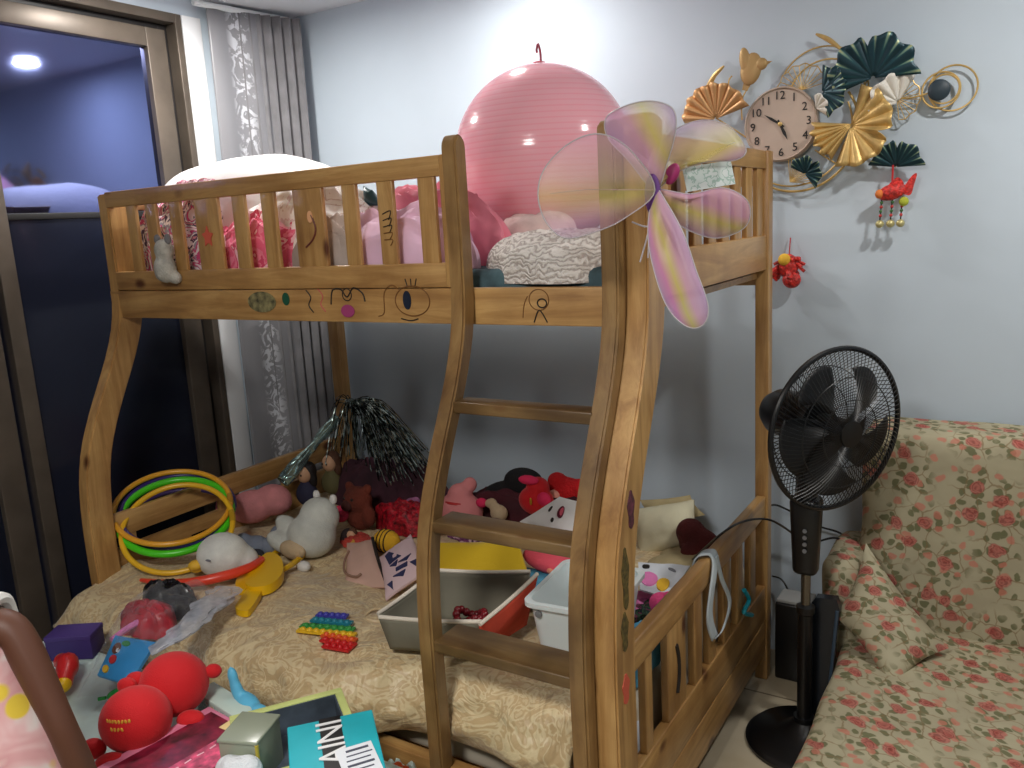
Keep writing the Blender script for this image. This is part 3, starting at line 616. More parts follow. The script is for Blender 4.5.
# fish ornament hung from the lowest leaf
fp = W(892, 192, .05)
fish = thing('fish_ornament', 'red beaded fish ornament with three bells hanging from the lowest teal leaf', 'hanging ornament', fp)
mr = mat('red_sequins', (214, 50, 44), .35, var=.4, vscale=90, bump=.4, bscale=250)
mb = MB(); mb.ell((0, 0, 0), (.042, .018, .024), (0, -.25, 0)); mb.prism(catmull([(.028, .0, .0), (.05, 0, .04), (.066, 0, .05), (.06, 0, .02), (.05, 0, -.012)], 4, True), (0, .008, 0))
mb.prism(catmull([(-.01, 0, .018), (.012, 0, .042), (.028, 0, .03), (.03, 0, .01)], 4, True), (0, .008, 0)); mb.build('fish_body', mr, fish)
MB().ell((-.034, -.006, -.004), (.013, .014, .014)).build('head', mat('orange_felt', (232, 130, 60), .7), fish)
MB().tube([(0, 0, .02), P(893, 165, Y=fp.y)-fp], .003, 8).build('cord', mat('red_cord', (190, 40, 44), .7), fish)
for i, dx in enumerate((-.028, .002, .03)):
    MB().tube([(dx, 0, -.015), (dx-.004, 0, -.085)], .0022, 6).build('string', m_ink, fish)
    for k in range(4): MB().ell((dx-.001*k, 0, -.03-.013*k), .005, n=10, m=8).build('bead', mat(('green_bead', 'red_bead')[k % 2], ((60, 110, 60), (190, 50, 50))[k % 2], .3), fish)
    MB().ell((dx-.004, 0, -.094), (.0125, .0125, .012)).build('bell', mat('cream_brass', (206, 196, 140), .35, metal=.5), fish)
MB().ell((.034, -.004, -.03), (.014, .01, .014)).build('tassel', mat('lime_felt', (180, 190, 60), .8), fish)
rp_ = W(788, 266, .04)
ro = thing('tassel_ornament', 'red and yellow tassel ornament hanging on the wall behind the rear post', 'hanging ornament', rp_)
mb = MB(); random.seed(4)
for i in range(26):
    a, b_ = random.uniform(0, 2*PI), random.uniform(-.9, .9); d = Vector((math.cos(a)*math.cos(b_), .5*math.sin(a)*math.cos(b_), math.sin(b_)))
    mb.tube(catmull([d*.012, d*.03+Vector((0, 0, .006)), d*.056+Vector((0, 0, -.01))], 4), .0055, 6)
mb.ell((0, 0, 0), (.034, .022, .04)); mb.ell((.012, 0, -.045), (.03, .02, .028)); mb.build('tassel', mr, ro)
MB().ell((-.008, -.016, .022), (.02, .014, .02)).build('face', mat('yellow_felt', (236, 186, 60), .8), ro)
MB().tube([(0, .01, .02), (0, .03, .09)], .002, 6).build('cord', mat('red_cord'), ro)

# ---------------------------------------------------------------- pedestal fan
fan = thing('pedestal_fan', 'black pedestal fan on a round base between the bunk bed and the sofa', 'fan', (2.09, .69, 0))
fo = Vector(fan.location)
m_fan = mat('fan_black', (13, 13, 15), .32); m_fan2 = mat('fan_blade_black', (12, 12, 14), .5, alpha=1)
MB().lathe([(.168, 0), (.17, .012), (.155, .026), (.08, .036), (.045, .06), (.03, .075), (.03, .09)], n=48).build('base', m_fan, fan)
MB().lathe([(.021, .08), (.021, .42), (.026, .425), (.026, .445), (.015, .45)], n=24).build('lower_pole', m_fan, fan)
MB().lathe([(.0135, .44), (.0135, .60)], n=20).build('upper_pole', mat('chrome_pole', (120, 116, 108), .2, metal=.9), fan)
cb = MB(); cb.box((0, -.005, .665), (.088, .07, .235), bev=.018, taper=.78); cb.build('control_box', m_fan, fan)
for k in range(4): MB().lathe([(.006, 0), (.006, .004)], Matrix.Translation(Vector((.004, -.0395, .69-.02*k))) @ Matrix.Rotation(PI/2, 4, 'X'), 12).build('button', mat('grey_button', (120, 120, 122), .4), fan)
vv = (CAM-Vector((2.06, .69, .99))).normalized(); rr_ = Vector((0, 0, 1)).cross(vv).normalized(); uu_ = vv.cross(rr_)
axis = (.70*vv+.714*(.92*rr_-.30*uu_)).normalized()
MBx = Matrix.Translation(P(838, 430, Y=.60)-fo)
gx = axis; gz = Vector((0, 0, 1)); gy = gz.cross(gx).normalized(); gz = gx.cross(gy)
GM = MBx @ Matrix((gy, gz, gx)).transposed().to_4x4()     # local z = fan axis
gc = P(838, 430, Y=.60)-fo
R_ = .218
def cage(z_hub, z_rim, n, hub_r):
    mb = MB()
    for i in range(n):
        a = 2*PI*i/n; pts = []
        for k in range(7):
            t = k/6; rr = lerp(hub_r, R_, t); z = lerp(z_hub, z_rim, t**2.6); aa = a+.28*(1-t)
            pts.append(GM @ Vector((rr*math.cos(aa), rr*math.sin(aa), z)))
        mb.tube(pts, .0012, 4)
    for t in (.3, .62):
        rr = lerp(hub_r, R_, t); z = lerp(z_hub, z_rim, t**2.6); mb.tube([GM @ Vector((rr*math.cos(2*PI*i/48), rr*math.sin(2*PI*i/48), z)) for i in range(48)], .0016, 5, True)
    return mb
cage(.045, .0, 96, .036).build('front_grille', m_fan, fan); cage(-.085, -.012, 96, .07).build('rear_grille', m_fan, fan)
MB().tube([GM @ Vector((R_*math.cos(2*PI*i/64), R_*math.sin(2*PI*i/64), -.006)) for i in range(64)], .0075, 8, True).build('grille_rim', m_fan, fan)
MB().lathe([(.037, .044), (.035, .050), (.01, .052)], GM, 32).build('badge', m_fan, fan)
MB().lathe([(.032, -.06), (.034, .0), (.03, .025), (.012, .034)], GM, 32).build('blade_hub', m_fan2, fan)
for i in range(5):
    def fn(u, v, i=i):
        a = 2*PI*i/5+.5+lerp(-.10, .12, v)+(u-.5)*lerp(.6, 1.0, v)+.25*v
        rr = lerp(.028, .185, v)*(1-.10*v*abs(2*u-1)**2); return GM @ Vector((rr*math.cos(a), rr*math.sin(a), lerp(-.022, .022, u)*(1-.3*v)-.01))
    MB().grid(fn, 10, 12).build('blade', m_fan2, fan, solid=.003)
MB().lathe([(.02, -.262), (.05, -.255), (.066, -.225), (.07, -.15), (.074, -.09), (.062, -.07)], GM, 36).build('motor_housing', m_fan, fan)
nk = GM @ Vector((0, 0, -.15)); MB().tube(catmull([Vector((0, 0, .76)), Vector((nk.x*.15, nk.y*.15, .86)), nk], 6), [.03]*6+[.034]*6+[.04], 14).build('neck', m_fan, fan)

# ---------------------------------------------------------------- sofa
def floral():
    m = bpy.data.materials.new('floral_slipcover'); m.use_nodes = True; MATS['floral'] = m; nt = NT(m); tc = nt.n('ShaderNodeTexCoord')
    n = nt.n('ShaderNodeTexNoise', i_Scale=9.0, i_Detail=2.0); nt.l(tc.outputs['Object'], n.inputs[0])
    def mixc(a, fac, colr):
        x = nt.n('ShaderNodeMix', data_type='RGBA'); nt.l(fac, x.inputs[0]); nt.l(a, x.inputs[6])
        if isinstance(colr, tuple): x.inputs[7].default_value = lin(colr)
        else: nt.l(colr, x.inputs[7])
        return x.outputs[2]
    def mth(op, a, b):
        x = nt.n('ShaderNodeMath', operation=op)
        for i, q in enumerate((a, b)):
            if isinstance(q, (int, float)): x.inputs[i].default_value = q
            else: nt.l(q, x.inputs[i])
        return x.outputs[0]
    base = ramp(nt, n.outputs[0], [(.3, (166, 157, 130)), (.7, (180, 172, 143))])
    sp_ = nt.n('ShaderNodeSeparateXYZ'); nt.l(tc.outputs['Object'], sp_.inputs[0]); fl = nt.n('ShaderNodeCombineXYZ')
    nt.l(mth('ADD', sp_.outputs[0], mth('MULTIPLY', sp_.outputs[1], .25)), fl.inputs[0]); nt.l(mth('SUBTRACT', sp_.outputs[2], mth('MULTIPLY', sp_.outputs[1], -1.0)), fl.inputs[1])
    nd = nt.n('ShaderNodeTexNoise', i_Scale=26.0, i_Detail=2.0); nt.l(tc.outputs['Object'], nd.inputs[0])
    va = nt.n('ShaderNodeVectorMath', operation='MULTIPLY_ADD'); va.inputs[1].default_value = (.03,)*3; nt.l(nd.outputs[1], va.inputs[0]); nt.l(fl.outputs[0], va.inputs[2])
    # leaves and stems around
    v2 = nt.n('ShaderNodeTexVoronoi', voronoi_dimensions='2D', i_Scale=30.0); nt.l(va.outputs[0], v2.inputs[0])
    v1 = nt.n('ShaderNodeTexVoronoi', voronoi_dimensions='2D', i_Scale=9.5, i_Randomness=.9); nt.l(va.outputs[0], v1.inputs[0])
    near = ramp(nt, v1.outputs[0], [(.46, (255, 255, 255)), (.72, (0, 0, 0))])
    leaf = mth('MULTIPLY', ramp(nt, v2.outputs[0], [(.26, (255, 255, 255)), (.34, (0, 0, 0))]), near)
    c = mixc(base, mth('MULTIPLY', leaf, .85), (96, 98, 62))
    v4 = nt.n('ShaderNodeTexVoronoi', voronoi_dimensions='2D', i_Scale=19.0, feature='DISTANCE_TO_EDGE'); nt.l(va.outputs[0], v4.inputs[0])
    stem = mth('MULTIPLY', ramp(nt, v4.outputs[0], [(.02, (255, 255, 255)), (.05, (0, 0, 0))]), near)
    c = mixc(c, mth('MULTIPLY', stem, .65), (128, 104, 68))
    # small buds
    v3 = nt.n('ShaderNodeTexVoronoi', voronoi_dimensions='2D', i_Scale=17.0, i_Randomness=1.0); nt.l(va.outputs[0], v3.inputs[0])
    c = mixc(c, mth('MULTIPLY', ramp(nt, v3.outputs[0], [(.15, (255, 255, 255)), (.2, (0, 0, 0))]), .75), (196, 120, 100))
    # roses with petal rings
    nr = nt.n('ShaderNodeTexNoise', i_Scale=70.0, i_Detail=1.0); nt.l(tc.outputs['Object'], nr.inputs[0])
    rose = ramp(nt, mth('ADD', v1.outputs[0], mth('MULTIPLY', mth('SUBTRACT', nr.outputs[0], .5), .22)), [(0, (140, 44, 44)), (.07, (186, 92, 84)), (.11, (136, 48, 48)), (.15, (196, 112, 100)), (.19, (150, 64, 60))])
    c = mixc(c, ramp(nt, v1.outputs[0], [(.17, (235, 235, 235)), (.21, (0, 0, 0))]), rose)
    nt.l(c, nt.b.inputs['Base Color']); nt.b.inputs['Roughness'].default_value = .85
    nb = nt.n('ShaderNodeTexNoise', i_Scale=7.0, i_Detail=3.0); nt.l(tc.outputs['Object'], nb.inputs[0])
    bp = nt.n('ShaderNodeBump', i_Strength=.35, i_Distance=.03); nt.l(nb.outputs[0], bp.inputs['Height']); nt.l(bp.outputs[0], nt.b.inputs['Normal'])
    return m
m_flor = floral()
sofa = thing('sofa', 'sofa in a cream slipcover printed with red roses, at the back wall', 'sofa', (2.9, .75, 0))
so = Vector(sofa.location)
def rbox(a, b, r, name, m, amp=.006, sub=26):
    a, b = Vector(a)-so, Vector(b)-so; bm = bmesh.new(); bmesh.ops.create_cube(bm, size=1)
    bmesh.ops.subdivide_edges(bm, edges=bm.edges, cuts=sub, use_grid_fill=True)
    c = (a+b)/2; h = (b-a)/2
    for v in bm.verts:
        q = Vector((v.co.x*2*h.x, v.co.y*2*h.y, v.co.z*2*h.z)); inn = Vector([max(-(h[i]-r), min(h[i]-r, q[i])) for i in range(3)])
        d = q-inn
        if d.length > 1e-6: q = inn+d.normalized()*r
        q += q.normalized()*amp*nz(q.x*5, q.y*5, q.z*5+3)*2
        v.co = q+c
    return MB().bm(bm).build(name, m, sofa)
rbox((2.185, .95, .10), (3.95, 1.17, .925), .05, 'back', m_flor)
rbox((2.165, .06, .06), (3.95, .99, .318), .075, 'seat', m_flor)
rbox((2.10, .82, .10), (2.215, 1.12, .545), .05, 'arm', m_flor)
for x, y in ((2.25, .2), (3.85, .2), (2.25, 1.0), (3.85, 1.0)): MB().box((x-so.x, y-so.y, .055), (.06, .06, .11), bev=.008, taper=.8).build('leg', m_black, sofa)
rbox((3.85, .2, .1), (4.02, 1.12, .6), .06, 'arm', m_flor)
mb, _ = pad([P(866, 543, Y=.88), P(949, 648, Y=.80), P(893, 692, Y=.60), P(834, 615, Y=.78)], .12, 18, pinch=.5, seed=2, amp=.006, edge=.1)
tag(mb.build('cushion', m_flor), 'square rose print cushion leaning on the left arm of the sofa', 'cushion')
# dark panel beside the sofa
pn = thing('folded_step_stool', 'tall black plastic panel standing between the fan and the sofa arm', 'folded stool', (2.135, .745, 0))
qs = [P(813, 601, Y=.745), P(836, 599, Y=.745), P(822, 690, Y=.745)]
mb = MB(); mb.prism([(-.052, .0, .0), (.012, 0, .0), (.022, 0, .2), (.04, 0, .425), (.03, 0, .455), (-.028, 0, .45), (-.04, 0, .43)], (0, .03, 0)); pm = mb.build('panel', mat('blue_black_plastic', (28, 32, 38), .25), pn)
MB().tube([(.008, -.002, .02), (.018, -.002, .2), (.033, -.002, .42)], .005, 8).build('edge_highlight', mat('highlight_blue', (60, 76, 92), .3), pn)  # bluish highlight on the panel's edge, put in as a coloured tube
bxs = thing('power_strip_box', 'small black box with a grey vented top on the floor behind the fan', 'box', (1.98, 1.06, 0))
MB().box((0, 0, .14), (.12, .1, .28), bev=.008).build('case', m_black, bxs)
MB().box((0, 0, .286), (.11, .09, .014), bev=.004).build('vented_top', mat('grey_vent', (150, 150, 148), .5), bxs)
# cables
def cord(name, label, pts, r=.0035):
    tag(MB().tube(catmull(pts, 8), r, 8).build(name, m_black), label, 'cable')
cord('fan_cable', 'black fan cable looping from the bed end rail to the fan', [P(692, 560, Y=.75), P(722, 540, X=1.885)+Vector((0, 0, .02)), P(745, 521, X=1.90), P(770, 520, Y=.9), P(795, 535, Y=.73), P(806, 545, Y=.72)])
cord('extension_cable', 'black cable running from behind the bed past the fan to the sofa arm', [P(757, 515, Y=1.06), P(772, 505, Y=1.10), P(788, 510, Y=1.12), P(815, 525, Y=1.13), P(840, 533, Y=1.1), P(853, 547, Y=1.0), P(836, 538, Y=1.02), P(820, 541, Y=1.06)])
cord('wall_cable', 'thin black cable hanging down the wall above the small black box', [P(772, 576, Y=1.16), P(782, 580, Y=1.17), P(789, 595, Y=1.14), P(790, 618, Y=1.07)], .003)

# ---------------------------------------------------------------- quilt on the lower bunk
QZ = .478
def left_b(x): return 1-ss(1.12, 1.36, x)
def qz(x, y):
    h = QZ+.03*math.exp(-((y+.10)/.16)**2)*(.5+.5*left_b(x))+.020*(fold(x*2.2+y*1.4, y*2.4, 5)-.02)+.009*nz(x*7+y*3, y*7, 2)+.012*(abs(nz(x*5-y*3.5, y*1.2+x*.6, 7))-.2)
    if y > .2: h -= .006
    return h
def q_edge(x): return -.205-.135*left_b(x)-.035*math.exp(-((x-1.66)/.1)**2)
prof = [(0, 0), (.0, 0)]
def quilt(u, v):
    x = lerp(-.03, 1.78, u); ye = q_edge(x)
    if v < .62:
        y = lerp(.96, ye+.11, v/.62); z = qz(x, y)
    else:
        t = (v-.62)/.38; a = t*PI*.78; zt = qz(x, ye+.11); rz = (zt-.33)/1.78; ry = .105
        y = ye+.11-ry*math.sin(a)*1.0; z = zt-rz*(1-math.cos(a))
        wr = .022*fold(x*3.0, t*1.3, 8)+.012*nz(x*9+t*3, t*3, 4)+.018*math.exp(-((x-1.33)/.05)**2)*t
        y -= wr; 
    e = ss(0, .035, u)
    z = lerp(.39, z, e**.5); 
    if u > .975: z -= .03*ss(.975, 1, u)
    return (x, y, z)
m_quilt = bpy.data.materials.new('champagne_jacquard'); m_quilt.use_nodes = True; nt = NT(m_quilt); tc = nt.n('ShaderNodeTexCoord')
n1 = nt.n('ShaderNodeTexNoise', i_Scale=13.0, i_Detail=1.5, i_Distortion=3.0); nt.l(tc.outputs['Object'], n1.inputs[0])
pt = ramp(nt, n1.outputs[0], [(.40, (0, 0, 0)), (.44, (255, 255, 255)), (.52, (255, 255, 255)), (.56, (0, 0, 0)), (.64, (0, 0, 0)), (.67, (220, 220, 220))])
mx = nt.n('ShaderNodeMix', data_type='RGBA'); mx.inputs[6].default_value = lin((202, 174, 130)); mx.inputs[7].default_value = lin((222, 202, 160)); nt.l(pt, mx.inputs[0]); nt.l(mx.outputs[2], nt.b.inputs['Base Color'])
nt.b.inputs['Roughness'].default_value = .42; nt.b.inputs['Sheen Weight'].default_value = .2
n2 = nt.n('ShaderNodeTexNoise', i_Scale=7.0, i_Detail=4.0, i_Distortion=1.2); nt.l(tc.outputs['Object'], n2.inputs[0])
ad = nt.n('ShaderNodeMath', operation='MULTIPLY_ADD'); ad.inputs[1].default_value = .015; nt.l(pt, ad.inputs[0]); nt.l(n2.outputs[0], ad.inputs[2])
bp = nt.n('ShaderNodeBump', i_Strength=.6, i_Distance=.05); nt.l(ad.outputs[0], bp.inputs['Height']); nt.l(bp.outputs[0], nt.b.inputs['Normal'])
tag(MB().grid(quilt, 150, 96).build('quilt', m_quilt, solid=.012), 'champagne jacquard quilt spread over the lower bunk and rolling over its front edge', 'quilt')
tag(MB().box((.95, .41, .335), (1.78, 1.1, .2), bev=.03).build('mattress', mat('mattress_cream', (206, 196, 176), .9)), 'cream mattress under the quilt on the lower bunk', 'mattress')
def S(px, py, dz=0):
    """point of the quilt seen at a photo pixel"""
    z = .5
    for _ in range(6):
        p = P(px, py, Z=z); z = qz(p.x, p.y)+.008
    p.z = z+dz; return p
def flat(name, pix, th, m, parent, dz=0, o=Vector((0, 0, 0)), zc=None, smooth=True):
    q = [S(*a) for a in pix] if zc is None else [P(a[0], a[1], Z=zc) for a in pix]
    zz = max(p.z for p in q) if zc is None else zc
    q = [Vector((p.x, p.y, zz+dz))-o for p in q]
    return MB().prism(catmull(q, 4, True), (0, 0, th)).build(name, m, parent, smooth=smooth)

# hula hoops leaning on the window end
def hoop(px, py, z, r, n, colr, label, tr=.0095):
    c = P(px, py, Z=z); nn = Vector(n).normalized(); a = nn.orthogonal().normalized(); b = nn.cross(a)
    pts = [c+(a*math.cos(2*PI*i/72)+b*math.sin(2*PI*i/72))*r for i in range(72)]
    t = thing('hula_hoop', label, 'hula hoop', c, group='hula hoops at the window end')
    MB().tube([p-c for p in pts], tr, 10, True).build('tube', mat('hoop_%d_%d_%d' % colr, colr, .3), t)
    MB().tube([pts[i]-c for i in range(4)], tr*1.12, 10).build('joint', mat('hoop_joint_%d_%d_%d' % colr, tuple(int(v*.8) for v in colr), .35), t)
hoop(173, 506, .685, .190, (.34, -.22, .91), (236, 168, 44), 'orange hula hoop, rearmost and highest of the stack at the window end')
hoop(178, 509, .668, .186, (.34, -.22, .91), (60, 44, 120), 'dark purple hula hoop between the orange and the green ones')
hoop(176, 515, .655, .184, (.34, -.26, .90), (80, 214, 34), 'bright green hula hoop leaning at the window end of the lower bunk', .0125)
hoop(180, 519, .63, .174, (.28, -.18, .94), (72, 54, 110), 'thin violet hula hoop lying inside the green one', .007)
hoop(178, 527, .635, .178, (.44, -.40, .80), (238, 186, 40), 'yellow hula hoop in front of the green one, tipped down to the quilt')

# plush bird
p = S(226, 577); bird = thing('plush_bird', 'round white plush bird with a yellow beak in front of the hula hoops', 'plush toy', p)
m_wf = mat('white_plush', (226, 226, 218), .9, bump=.35, bscale=220, var=.06, vscale=20, sheen=.1)
plush('body', [((0, 0, .075), (.092, .08, .075)), ((.035, .03, .055), (.07, .06, .05))], m_wf, bird)
MB().ell((-.045, -.074, .062), (.024, .024, .017), (0, 0, .5)).ell((-.05, -.068, .047), (.022, .02, .012), (0, 0, .5)).build('beak', mat('beak_yellow', (232, 182, 52), .6), bird)
MB().ell((.025, -.077, .092), (.012, .005, .003)).build('closed_eye', mat('grey_thread', (120, 122, 130), .8), bird)

# red flat hoop piece
mb = MB(); mb.tube(catmull([P(141, 580, Z=.53), P(165, 583, Z=.54), P(195, 582, Z=.55), P(228, 575, Z=.555), P(250, 567, Z=.555), P(262, 559, Z=.55)], 8), [.006+.008*math.sin(PI*i/40)+.004*i/40 for i in range(41)], 10)
tag(mb.build('toy_bat', mat('coral_plastic', (236, 72, 48), .3)), 'long curved coral red plastic toy lying below the plush bird', 'toy')
# yellow sand toy
o = S(255, 592); yt = thing('turtle_sand_toy', 'yellow plastic toy with round plates and an open triangular handle on the quilt', 'toy', o)
my = mat('toy_yellow', (240, 190, 12), .35)
flat('plate', [(236, 590), (246, 574), (262, 570), (258, 582), (246, 596)], .02, my, yt, .0, o)
flat('shell', [(250, 583), (268, 571), (282, 572), (284, 584), (272, 594), (256, 598), (247, 594)], .03, my, yt, .004, o)
flat('leg', [(250, 594), (262, 596), (252, 614), (245, 618), (236, 614), (240, 606)], .02, my, yt, 0, o)
q = [S(268, 572, .02)-o, S(280, 556, .024)-o, S(304, 558, .024)-o, S(298, 567, .024)-o, S(281, 576, .02)-o]
MB().tube(catmull(q, 5, True), .0095, 8, True).build('handle', my, yt)
# rainbow bubble toy
o = S(328, 632); pop = thing('bubble_fidget_toy', 'rainbow coloured bubble popping toy lying on the quilt', 'toy', o)
rows = [((318, 617), (347, 620), (70, 70, 170), 5), ((313, 622), (351, 627), (40, 130, 150), 6), ((303, 628), (353, 633), (60, 150, 70), 7), ((300, 632), (354, 638), (232, 186, 40), 8), ((324, 638), (355, 643), (226, 90, 40), 5), ((323, 643), (354, 648), (206, 40, 40), 5), ((325, 649), (350, 652), (200, 30, 36), 4)]
for i, (a, b, c, n) in enumerate(rows):
    A, B = S(*a)-o, S(*b)-o; mb = MB(); mt = mat('silicone_%d' % i, c, .4)
    d = (B-A); nrm = Vector((-d.y, d.x, 0)).normalized(); zt = max(A.z, B.z)+.004; A.z = B.z = zt
    mb.prism([A-nrm*.0115-d*.03, B-nrm*.0115+d*.03, B+nrm*.0115+d*.03, A+nrm*.0115-d*.03], (0, 0, .006))
    for k in range(n): mb.ell(A.lerp(B, (k+.5)/n)+Vector((0, 0, .006)), (.0085, .0085, .007), n=12, m=8)
    mb.build('bubble_row', mt, pop)

# plush animals behind
def pl(name, label, cat, base, parts, grp=None, rot=0, vox=.007):
    """parts: (name, colour or material, [ellipsoids])"""
    t = thing(name, label, cat, base, (0, 0, rot), grp)
    for nm, m, e in parts:
        if nm in ('eye', 'eyes', 'nose', 'button', 'muzzle', 'spot', 'stripe'):
            for q in e: MB().ell(*q, n=12, m=8).build(nm if nm != 'eyes' else 'eye', m, t)
        else: plush(nm, e, m, t, vox)
    return t
m_gw = mat('grey_white_plush', (204, 206, 198), .9, bump=.35, bscale=200, var=.08, vscale=14, sheen=.1)
m_gb = mat('slate_plush', (122, 130, 146), .9, bump=.3, bscale=200)
pl('plush_elephant', 'large pale grey plush animal slumped on its side with slate grey feet', 'plush toy', S(312, 556), [
    ('body', m_gw, [((.01, 0, .08), (.09, .08, .08)), ((.015, .04, .135), (.075, .065, .07)), ((-.09, .0, .085), (.075, .038, .038), (0, .5, 0)), ((-.08, -.05, .055), (.07, .036, .036), (0, .35, .2))]),
    ('foot', m_gb, [((-.15, .0, .055), (.038, .04, .04))]), ('foot', m_gb, [((-.145, -.06, .035), (.036, .036, .034))]),
    ('belly_patch', mat('beige_plush', (196, 172, 138), .9, bump=.3, bscale=200), [((-.01, -.075, .05), (.06, .028, .035))]),
    ('ear', mat('pale_plush', (222, 220, 214), .9), [((-.02, .07, .20), (.016, .014, .022))]), ('ear', mat('pale_plush'), [((.06, .07, .195), (.016, .014, .022))]),
    ('tail', mat('pale_plush'), [((.075, -.11, .018), (.028, .022, .02))])])
m_pk = mat('dusty_pink_plush', (206, 132, 134), .9, bump=.35, bscale=200, var=.08, vscale=18)
pl('plush_pig', 'long dusty pink plush animal lying behind the pale grey one', 'plush toy', P(254, 524, Y=.38)*1, [
    ('body', m_pk, [((0, 0, .07), (.12, .06, .065), (0, -.25, 0)), ((.09, .03, .10), (.08, .06, .06))]),
    ('snout', mat('bright_pink_plush', (240, 140, 160), .9, bump=.3, bscale=200), [((-.12, -.01, .055), (.055, .05, .056))])])
pl('plush_rabbit', 'small slate blue plush toy between the plush bird and the pale grey plush', 'plush toy', S(258, 556), [
    ('body', m_gb, [((0, 0, .04), (.05, .04, .036)), ((-.045, -.01, .055), (.04, .026, .024), (0, .3, 0))]), ('foot', mat('charcoal_plush', (50, 50, 58), .9), [((.035, -.035, .022), (.03, .028, .024))])])
m_dk = mat('dark_hair', (26, 20, 20), .6, bump=.5, bscale=120)
def doll(px, py, Y, z0, hair, dress, label):
    b = P(px, py, Y=Y); b.z = z0
    t = thing('doll', label, 'doll', b)
    plush('dress', [((0, 0, .04), (.05, .04, .05)), ((0, 0, .075), (.03, .026, .03))], dress, t, .006)
    MB().ell((0, -.005, .125), (.032, .03, .036)).build('head', mat('doll_skin', (206, 160, 126), .6), t)
    plush('hair', [((0, .014, .135), (.04, .034, .04)), ((-.025, .014, .1), (.018, .02, .04)), ((.025, .014, .1), (.018, .02, .04))], hair, t, .006)
    for dx in (-.011, .011): MB().ell((dx, -.034, .128), (.004, .003, .005), n=8, m=6).build('eye', m_ink, t)
doll(308, 500, .62, .52, m_dk, mat('navy_dress', (44, 44, 70), .8), 'dark haired doll in a navy dress propped behind the pale grey plush')
doll(334, 500, .74, .535, mat('brown_hair', (84, 52, 32), .7, bump=.5, bscale=120), mat('olive_dress', (96, 90, 56), .8), 'brown haired doll in an olive dress leaning by the tinsel pompom')
m_br = mat('brown_plush', (112, 48, 32), .95, bump=.5, bscale=160, var=.15)
pl('teddy_bear', 'reddish brown plush bear with a round head below the tinsel pompom', 'plush toy', P(362, 528, Y=.55)*1, [
    ('body', m_br, [((0, 0, .05), (.06, .05, .055)), ((0, -.01, .115), (.058, .052, .052)), ((-.045, .0, .16), (.02, .015, .02)), ((.045, .0, .16), (.02, .015, .02)), ((.06, -.02, .06), (.025, .025, .04))]),
    ('muzzle', mat('dark_brown_plush', (70, 30, 24), .9), [((-.01, -.06, .105), (.024, .018, .02))]), ('eyes', m_ink, [((-.025, -.052, .13), .006), ((.015, -.056, .13), .006)])])
m_rs = mat('crimson_sequins', (150, 18, 34), .4, var=.6, vscale=60, bump=.6, bscale=140)
tag(heap('sequin_cloth', (.66, .63, .485), (.14, .08, .10), m_rs, seed=51, amp=.45, pw=.5), 'crimson sequinned cloth heaped left of the ladder', 'cloth')
tag(heap('dark_plush_cloth', (.44, .80, .485), (.26, .11, .20), mat('plum_cloth', (62, 30, 42), .9, var=.3), seed=53, amp=.4, pw=.5), 'dark plum cloth heaped against the back under the tinsel pompom', 'cloth')
pl('small_doll', 'tiny doll with brown hair and a yellow dress lying before the brown bear', 'doll', S(356, 548), [('dress', mat('mustard_dress', (196, 150, 60), .8), [((0, 0, .02), (.03, .02, .02))]), ('head', mat('doll_skin'), [((-.028, .01, .04), (.018, .017, .019))]), ('hair', mat('brown_hair'), [((-.03, .02, .047), (.02, .016, .018))])], vox=.004)
tag(heap('red_ribbon', (.60, .42, .49), (.07, .04, .04), mat('rust_ribbon', (176, 60, 50), .7, var=.25), seed=57, amp=.5, pw=.5), 'rust red ribbon lying behind the pink pouch', 'ribbon')
# tinsel pompom and cellophane roll
tp = thing('tinsel_pompom', 'black and silver tinsel pompom drooping in the back corner of the lower bunk', 'pompom', P(352, 402, Y=.86))
to = Vector(tp.location); random.seed(9)
m_tin = bpy.data.materials.new('silver_tinsel'); m_tin.use_nodes = True; nt = NT(m_tin); oi = nt.n('ShaderNodeTexCoord'); nn = nt.n('ShaderNodeTexNoise', i_Scale=30.0); nt.l(oi.outputs['Object'], nn.inputs[0])
nt.l(ramp(nt, nn.outputs[0], [(.38, (24, 24, 24)), (.5, (66, 76, 70)), (.58, (190, 205, 200))]), nt.b.inputs['Base Color']); nt.b.inputs['Metallic'].default_value = .85; nt.b.inputs['Roughness'].default_value = .22
tins = []
for i in range(170):
    px = random.uniform(376, 430) if i % 5 else random.uniform(322, 376); py = interp([(318, 455), (352, 470), (380, 478), (428, 472)], px)+random.uniform(-26, 14)
    e = P(px, py, Y=random.uniform(.62, .93))-to; md = e*.45+Vector((random.uniform(-.02, .02), 0, .075+random.uniform(-.02, .03)))
    tins.append([Vector((random.uniform(-.015, .015), random.uniform(-.02, .02), random.uniform(-.02, .005))), md, e])
for q in tins[:100]: MB().tube(catmull(q, 5), [.0022]*11, 4, flat=(0, 0, 1)).build('tinsel_strand', m_tin, tp)
mb = MB()
for q in tins[100:]: mb.tube(catmull(q, 5), .002, 4)
oo = mb.build('tinsel_strands', m_tin, tp); oo['kind'] = 'stuff'
MB().ell((0, 0, -.01), (.025, .025, .02)).build('knot', m_black, tp)
mb = MB(); a, b = P(283, 482, Y=.52), P(337, 418, Y=.80); n = 18
def roll(u, v):
    p = a.lerp(b, v); d = (b-a).normalized(); s1 = d.orthogonal().normalized(); s2 = d.cross(s1); an = u*2*PI
    r = .024*(1+.25*math.sin(v*9)+.3*nz(math.cos(an)*2, math.sin(an)*2, v*9))*(1-.3*v)
    return p+(s1*math.cos(an)+s2*math.sin(an))*r
mb.grid(roll, n, 30); m_cel = mat('iridescent_cellophane', (150, 176, 172), .12, metal=.75, var=.45, vscale=24)
